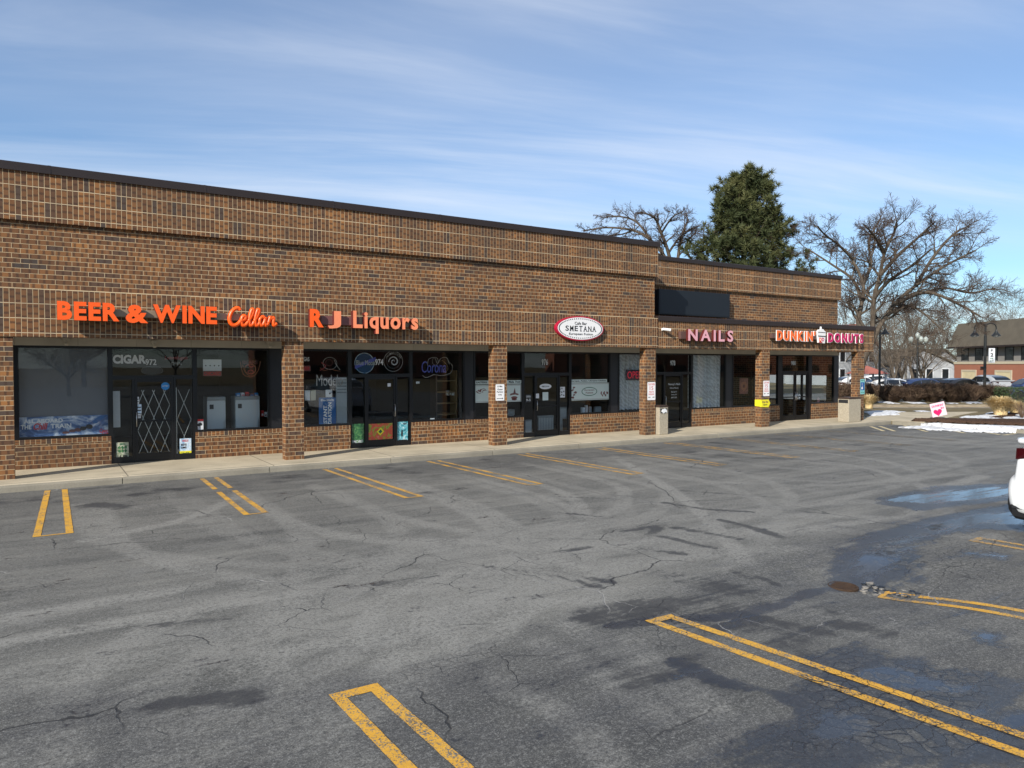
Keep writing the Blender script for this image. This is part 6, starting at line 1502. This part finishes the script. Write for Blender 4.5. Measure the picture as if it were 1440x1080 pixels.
def house(px,Y,w,d,h,rh,label,roof='farroof',wall='siding',z=-.2,rz=0.,win=3):
    t=empty('house',gat(px,Y,z),label,'house',None,-YAW+rz)
    mb=MB();mb.box(-w/2,w/2,0,d,0,h,wall);mb.prism([(-w/2,h),(w/2,h),(0,h+rh-.15)],'y',.0,d,wall);mb.build('wall',t)
    mb=MB();e=.35;mb.prism([(-w/2-e,h-.2),(0,h+rh),(w/2+e,h-.2),(w/2+e,h-.0),(0,h+rh+.2),(-w/2-e,h)],'y',-.4,d+.4,roof);mb.build('roof',t)
    for zz in ([.9] if h<3.5 else [.9,3.2]):
        for k in range(win):
            x=-w/2+w*(k+.5)/win;mb=MB();mb.box(x-.45,x+.45,-.03,.02,zz,zz+1.3,'darkglass');q=mb.build('window',t)
            mb=MB();mb.box(x-.55,x-.45,-.06,-.0,zz-.1,zz+1.4,'paper');mb.box(x+.45,x+.55,-.06,-.0,zz-.1,zz+1.4,'paper');mb.box(x-.45,x+.45,-.06,0,zz+1.3,zz+1.4,'paper');mb.box(x-.45,x+.45,-.06,0,zz-.1,zz,'paper');mb.build('frame',q)
    return t
house(1327,112,3.6,7.,4.6,1.5,'white two-storey house behind leafless trees',win=2,z=-1.2)
house(1205,100,8.,9.,5.2,3.0,'white house with red-brown gable roof seen left of the last pillar','redroof',rz=.4)
house(1296,104,9.,8.,3.,2.,'low white house far behind the globe lamp',win=4)
house(1160,110,12.,9.,4.2,2.,'white house hidden behind the end shopfront','farroof',win=4)
house(1258,118,9.,8.,2.9,2.2,'pale low house between the mall corner and the leaning pole',win=3)
# gazebo
t=empty('gazebo',gat(1219,58,-.1),'small white gazebo with red-brown hip roof right of the last pillar','gazebo',None,-YAW)
mb=MB();mb.add([(-1.2,-1.2,1.95),(1.2,-1.2,1.95),(1.2,1.2,1.95),(-1.2,1.2,1.95),(0,0,2.6)],[(0,1,4),(1,2,4),(2,3,4),(3,0,4),(3,2,1,0)],'redroof');mb.build('roof',t)
for a in (-1,1):
    for b in (-1,1): mb=MB();mb.box(a*1.-.06,a*1.+.06,b*1.-.06,b*1.+.06,0,1.95,'siding');mb.build('post',t)
mb=MB()
for b in (-1.,1.): mb.box(-.94,.94,b-.03,b+.03,.8,.9,'siding');mb.box(b-.03,b+.03,-.94,.94,.805,.895,'siding')
mb.box(-1.1,1.1,-1.1,1.1,0,.12,'siding')
mb.build('railing',t)
# ---- vehicles
M['tyre']=mat('tyre rubber',(.015,.015,.016),.85)
M['alloy']=mat('alloy wheel',(.4,.41,.42),.35,.8)
M['carglass']=mat('tinted car glass',(.012,.014,.016),.05,0,.05,spec=.8)
M['redlens']=mat('red lamp lens',(.035,.002,.004),.15,0,.1)
M['blacktrim']=mat('black plastic trim',(.012,.012,.013),.5)
def paint(name,c): return mat(name,c,.28,.0,.02,2.,coat=.6)
def loft(mb,secs,m,cap=True):
    """closed rings of equal size, joined in order"""
    n=len(secs[0]);b=len(mb.v);i=mb.mid(m)
    for s in secs: mb.v+=[tuple(p) for p in s]
    for k in range(len(secs)-1):
        for j in range(n):
            q=(j+1)%n;mb.f.append((b+k*n+j,b+k*n+q,b+(k+1)*n+q,b+(k+1)*n+j));mb.mi.append(i)
    if cap:
        mb.f.append(tuple(b+j for j in range(n-1,-1,-1)));mb.mi.append(i);e=b+(len(secs)-1)*n
        mb.f.append(tuple(e+j for j in range(n)));mb.mi.append(i)
def ring(x,w,z0,z1,zs,flare=0.):
    """cross-section at x: half width w, sill z0, shoulder zs, deck z1"""
    h=[(w*.86,z0),(w*.965,z0+.05),(w*.99,z0+.2),(w,z0+(zs-z0)*.55),(w*.985,zs-.06),(w*.94,zs),(w*.82,zs+(z1-zs)*.75),(w*.5,z1)]
    return [(x,a,b) for a,b in h]+[(x,-a,b) for a,b in reversed(h)]
def car(loc,rz,pm,label,kind='suv',group=None,sc=1.,detail=True):
    """x forward; rear at x=-L/2"""
    t=empty('parked_car',loc,label,'car',group,rz);t.scale=(sc,)*3
    suv=kind=='suv'
    L=2.3;zd=1.08 if suv else .92;ZR=1.66 if suv else 1.42
    mb=MB()
    S_=[(-2.33,.72,.42,.66,.62),(-2.315,.79,.36,.74,.70),(-2.28,.85,.3,.78,.74),(-2.225,.872,.27,.80,.77),(-2.205,.87,.26,.86,.82),(-2.19,.87,.25,zd+.08,zd-.02),(-2.15,.885,.24,zd+.12,zd),(-2.05,.9,.23,zd+.12,zd),(-1.4,.92,.22,zd+.02,zd-.02),(-.6,.93,.22,zd,zd-.04),(.4,.93,.22,zd-.02,zd-.06),(1.0,.92,.22,zd-.04,zd-.1),(1.7,.89,.24,zd-.14,zd-.2),(2.1,.82,.28,zd-.24,zd-.32),(2.3,.68,.34,zd-.36,zd-.45),(2.36,.5,.42,zd-.45,zd-.52)]
    loft(mb,[ring(*s) for s in S_],pm)
    # greenhouse shell: roof and pillars in paint, glass set out a few millimetres
    def gring(x,w,zb,zt,tw): return [(x,w,zb),(x,w-.02,zb+.04),(x,tw+.06,zt-.12),(x,tw,zt-.03),(x,tw*.8,zt),(x,-tw*.8,zt),(x,-tw,zt-.03),(x,-tw-.06,zt-.12),(x,-w+.02,zb+.04),(x,-w,zb)]
    zb=zd-.08
    G=[(-2.12,.8,zb,zd+.1,.72),(-1.75,.82,zb,zd+.36,.66),(-1.3,.84,zb,ZR-.1,.64),(-.7,.85,zb,ZR-.01,.64),(-.1,.85,zb,ZR,.64),(.4,.84,zb,ZR-.06,.63),(.85,.83,zb,zd+.26,.64),(1.2,.8,zb,zd-.02,.68)]
    loft(mb,[gring(*g_) for g_ in G],pm)
    body=mb.build('body',t,smooth=True);bv=body.modifiers.new('sub','SUBSURF');bv.levels=1;bv.render_levels=1
    mb=MB()
    for s in (1,-1):
        zl=zd+.0;W=lambda zz:(.845-(zz-zb)*.245)
        for xs_ in (((-1.62,zl+.06),(-1.3,ZR-.26),(-.82,ZR-.16),(-.78,zl)),((-.72,zl),(-.76,ZR-.155),(.02,ZR-.14),(.06,zl)),((.12,zl),(.08,ZR-.145),(.36,ZR-.2),(.98,zl+.02))):
            pts=[(x,s*(W(z_)+.012),z_) for x,z_ in xs_];in_=[(x,s*(W(z_)-.03),z_) for x,z_ in xs_]
            mb.add(pts+in_,[(0,1,2,3),(4,7,6,5),(0,4,5,1),(1,5,6,2),(2,6,7,3),(3,7,4,0)],'carglass')
    mb.add([(-2.02,.6,zd+.165),(-2.02,-.6,zd+.165),(-1.75,-.57,zd+.35),(-1.75,.57,zd+.35),(-1.42,-.54,ZR-.125),(-1.42,.54,ZR-.125)],[(0,1,2,3),(3,2,4,5)],'carglass');mb.add([(1.1,.6,zd+.075),(1.1,-.6,zd+.075),(.84,-.57,zd+.265),(.84,.57,zd+.265),(.56,-.54,ZR-.135),(.56,.54,ZR-.135)],[(3,2,1,0),(5,4,2,3)],'carglass')
    mb.build('window_glass',t)
    mb=MB();pl_=[(-2.05,.86),(-2.19,.83),(-2.25,.72),(-2.275,.4),(-2.28,0.),(-2.275,-.4),(-2.25,-.72),(-2.19,-.83),(-2.05,-.86)]
    mb.prism(pl_,'z',zd+.1,zd+.165,pm);mb.build('spoiler_lip',t,bevel=.025)
    for x in (-1.42,1.42):
        for s in (1,-1):
            mb=MB();r=.34
            def wl(prof,m,c=(x,0)):
                base=len(mb.v);i=mb.mid(m);ns=22
                for rr,yy in prof:
                    for j in range(ns): q=2*math.pi*j/ns;mb.v.append((x+rr*math.cos(q),s*yy,r+rr*math.sin(q)))
                for k in range(len(prof)-1):
                    for j in range(ns):
                        o=base+k*ns;q=(j+1)%ns;mb.f.append((o+j,o+q,o+ns+q,o+ns+j));mb.mi.append(i)
                mb.f.append(tuple(base+(len(prof)-1)*ns+j for j in range(ns)));mb.mi.append(i)
            wl([(.2,.70),(.32,.71),(r,.74),(r,.9),(.325,.93),(.24,.935)],'tyre');w_=mb.build('wheel',t,smooth=False)
            if detail:
                mb=MB();wl([(.24,.93),(.225,.938),(.06,.925),(.05,.94)],'alloy')
                mb.build('rim',w_)
                mb=MB()
                for k in range(10):
                    q=2*math.pi*k/10+.1;p=(x+.15*math.cos(q),r+.15*math.sin(q));mb.prism([(p[0]+.03*math.cos(q+a_)*(1.8 if i_%2 else 1),p[1]+.03*math.sin(q+a_)*(1.8 if i_%2 else 1)) for i_,a_ in enumerate((0,1.57,3.14,4.71))],'y',s*.9382 if s>0 else -.9412,s*.9412 if s>0 else -.9382,'tyre')
                mb.build('rim_gap',w_)
    mb=MB()
    for x in (-1.42,1.42):
        for s in (1,-1):
            pts=[];rr=.415
            q_=[(x+rr*math.cos(q),.34+rr*math.sin(q)) for q in np.linspace(-.35,math.pi+.35,16)];q2=[(x+.35*math.cos(q),.34+.35*math.sin(q)) for q in np.linspace(math.pi+.35,-.35,16)]
            mb.prism(q_+q2,'y',*( (.86,.938) if s>0 else (-.938,-.86)),'blacktrim')
    mb.prism([(-1.0,.2),(1.0,.2),(1.0,.3),(-1.0,.3)],'y',-.935,.935,'blacktrim');mb.build('trim',t)
    mb=MB();loft(mb,[ring(-2.325,.76,.26,.5,.46),ring(-2.24,.85,.2,.52,.48),ring(-1.9,.88,.18,.5,.45)],'blacktrim');mb.build('rear_valance',t)
    for s in (1,-1):
        mb=MB();A=[(-2.24,.52,zd-.06),(-2.2,.86,zd-.1),(-1.86,.925,zd-.03),(-2.0,.9,zd+.06),(-2.2,.84,zd+.04),(-2.24,.52,zd+.03)]
        mb.add([(a,s*b,c) for a,b,c in A]+[(a+.04,s*(b-.06),c) for a,b,c in A],[tuple(range(6)) if s<0 else tuple(range(5,-1,-1))]+[(j,(j+1)%6,6+(j+1)%6,6+j) for j in range(6)],'redlens');l_=mb.build('taillight',t)
        mb=MB();A=[(2.29,.5,zd-.47),(2.16,.8,zd-.42),(1.8,.9,zd-.3),(2.1,.8,zd-.29),(2.28,.5,zd-.38)]
        mb.add([(a+.012,s*(b+.012),c) for a,b,c in A]+[(a-.04,s*(b-.05),c) for a,b,c in A],[tuple(range(5)),tuple(range(9,4,-1))]+[(j,(j+1)%5,5+(j+1)%5,5+j) for j in range(5)],'lampglass');mb.build('headlight',t)
        if detail:
            mb=MB();mb.prism([(.75,zd+.02),(.95,zd+.02),(.93,zd+.15),(.78,zd+.15)],'y',*((.86,1.03) if s>0 else (-1.03,-.86)),pm);mb.build('mirror',t,bevel=.03)
            for x in (-.6,.2):
                mb=MB();mb.box(x-.09,x+.09,*((.925,.955) if s>0 else (-.955,-.925)),zd-.16,zd-.13,pm);mb.build('handle',t,bevel=.008)
    return t
WHITE=paint('white car paint',(.72,.73,.73));DBLUE=paint('dark blue car paint',(.02,.04,.11));BLACK=paint('black car paint',(.015,.015,.018));SILV=paint('silver car paint',(.35,.36,.37));RED=paint('dark red car paint',(.16,.02,.02))
# the near white car: nose away from the shops (-y), tail towards them
wc=car((13.,-15.76,0.),R(-90),WHITE,'white crossover car cut off by the right edge, tail towards the shops','suv',sc=1.15)
def fc(px,Y,rz,pm,label,kind='sedan',z=-.05): return car(gat(px,Y,z),-YAW+rz,pm,label,kind,'cars parked beyond the hedge',detail=False)
fc(1388,60,R(90),SILV,'pale SUV facing the hedge below the double-arm lamp','suv',.1)
fc(1452,52.5,R(175),DBLUE,'dark blue car at the right edge behind the evergreen hedge','suv',.0)
fc(1352,58,R(20),BLACK,'black car parked left of the pale SUV behind the hedge','sedan',.1)
fc(1300,58,R(5),DBLUE,'dark blue sedan behind the hedge near the yard sign','sedan',.1)
fc(1258,58,R(-5),WHITE,'white car behind the hedge right of the last pillar','sedan',.1)
fc(1326,66,R(0),BLACK,'black sedan across the street in front of the white house','sedan',-.02)
fc(1235,70,R(0),WHITE,'white van-like car far behind the single-arm lamp','suv',-.02)
fc(1208,62,R(10),WHITE,'white car seen between shopfront and last pillar','suv',-.02)
# low retaining block and curb bits by the end walk are part of the setting; small litter
mb=MB();mb.prism([(gp(95,683.5)[0]+.05*math.cos(q),gp(95,683.5)[1]+.03*math.sin(q)) for q in np.linspace(0,5.4,6)],'z',.0,.03,'paper');tag(mb.build('paper_scrap'),'scrap of white paper at the kerb by the left pillar','litter')

# buildings added out of view across the lot so the shop glass reflects dark
for k,(x,y,r_,lb) in enumerate(((66.,-122.,R(180),'long brown brick building added across the lot to darken the left shop windows'),(128.,-104.,R(205),'long brown brick building added across the lot to darken the right shop windows'),(160.,-72.,R(240),'brown brick building added at the far end of the lot to darken window reflections'))):
    t=empty('brick_building',(x,y,-.1),lb,'building','added buildings across the lot',r_)
    mb=MB();mb.box(-30,30,0,12,0,6.5+k,'farbrick');mb.build('wall',t)
    mb=MB();mb.box(-30.3,30.3,-.3,12.3,6.5+k,7.1+k,'farroof');mb.build('roof',t)
    for q in range(11):
        mb=MB();mb.box(-28+5.2*q,-25.+5.2*q,-.04,.02,.9,2.7,'darkglass');mb.build('window',t)
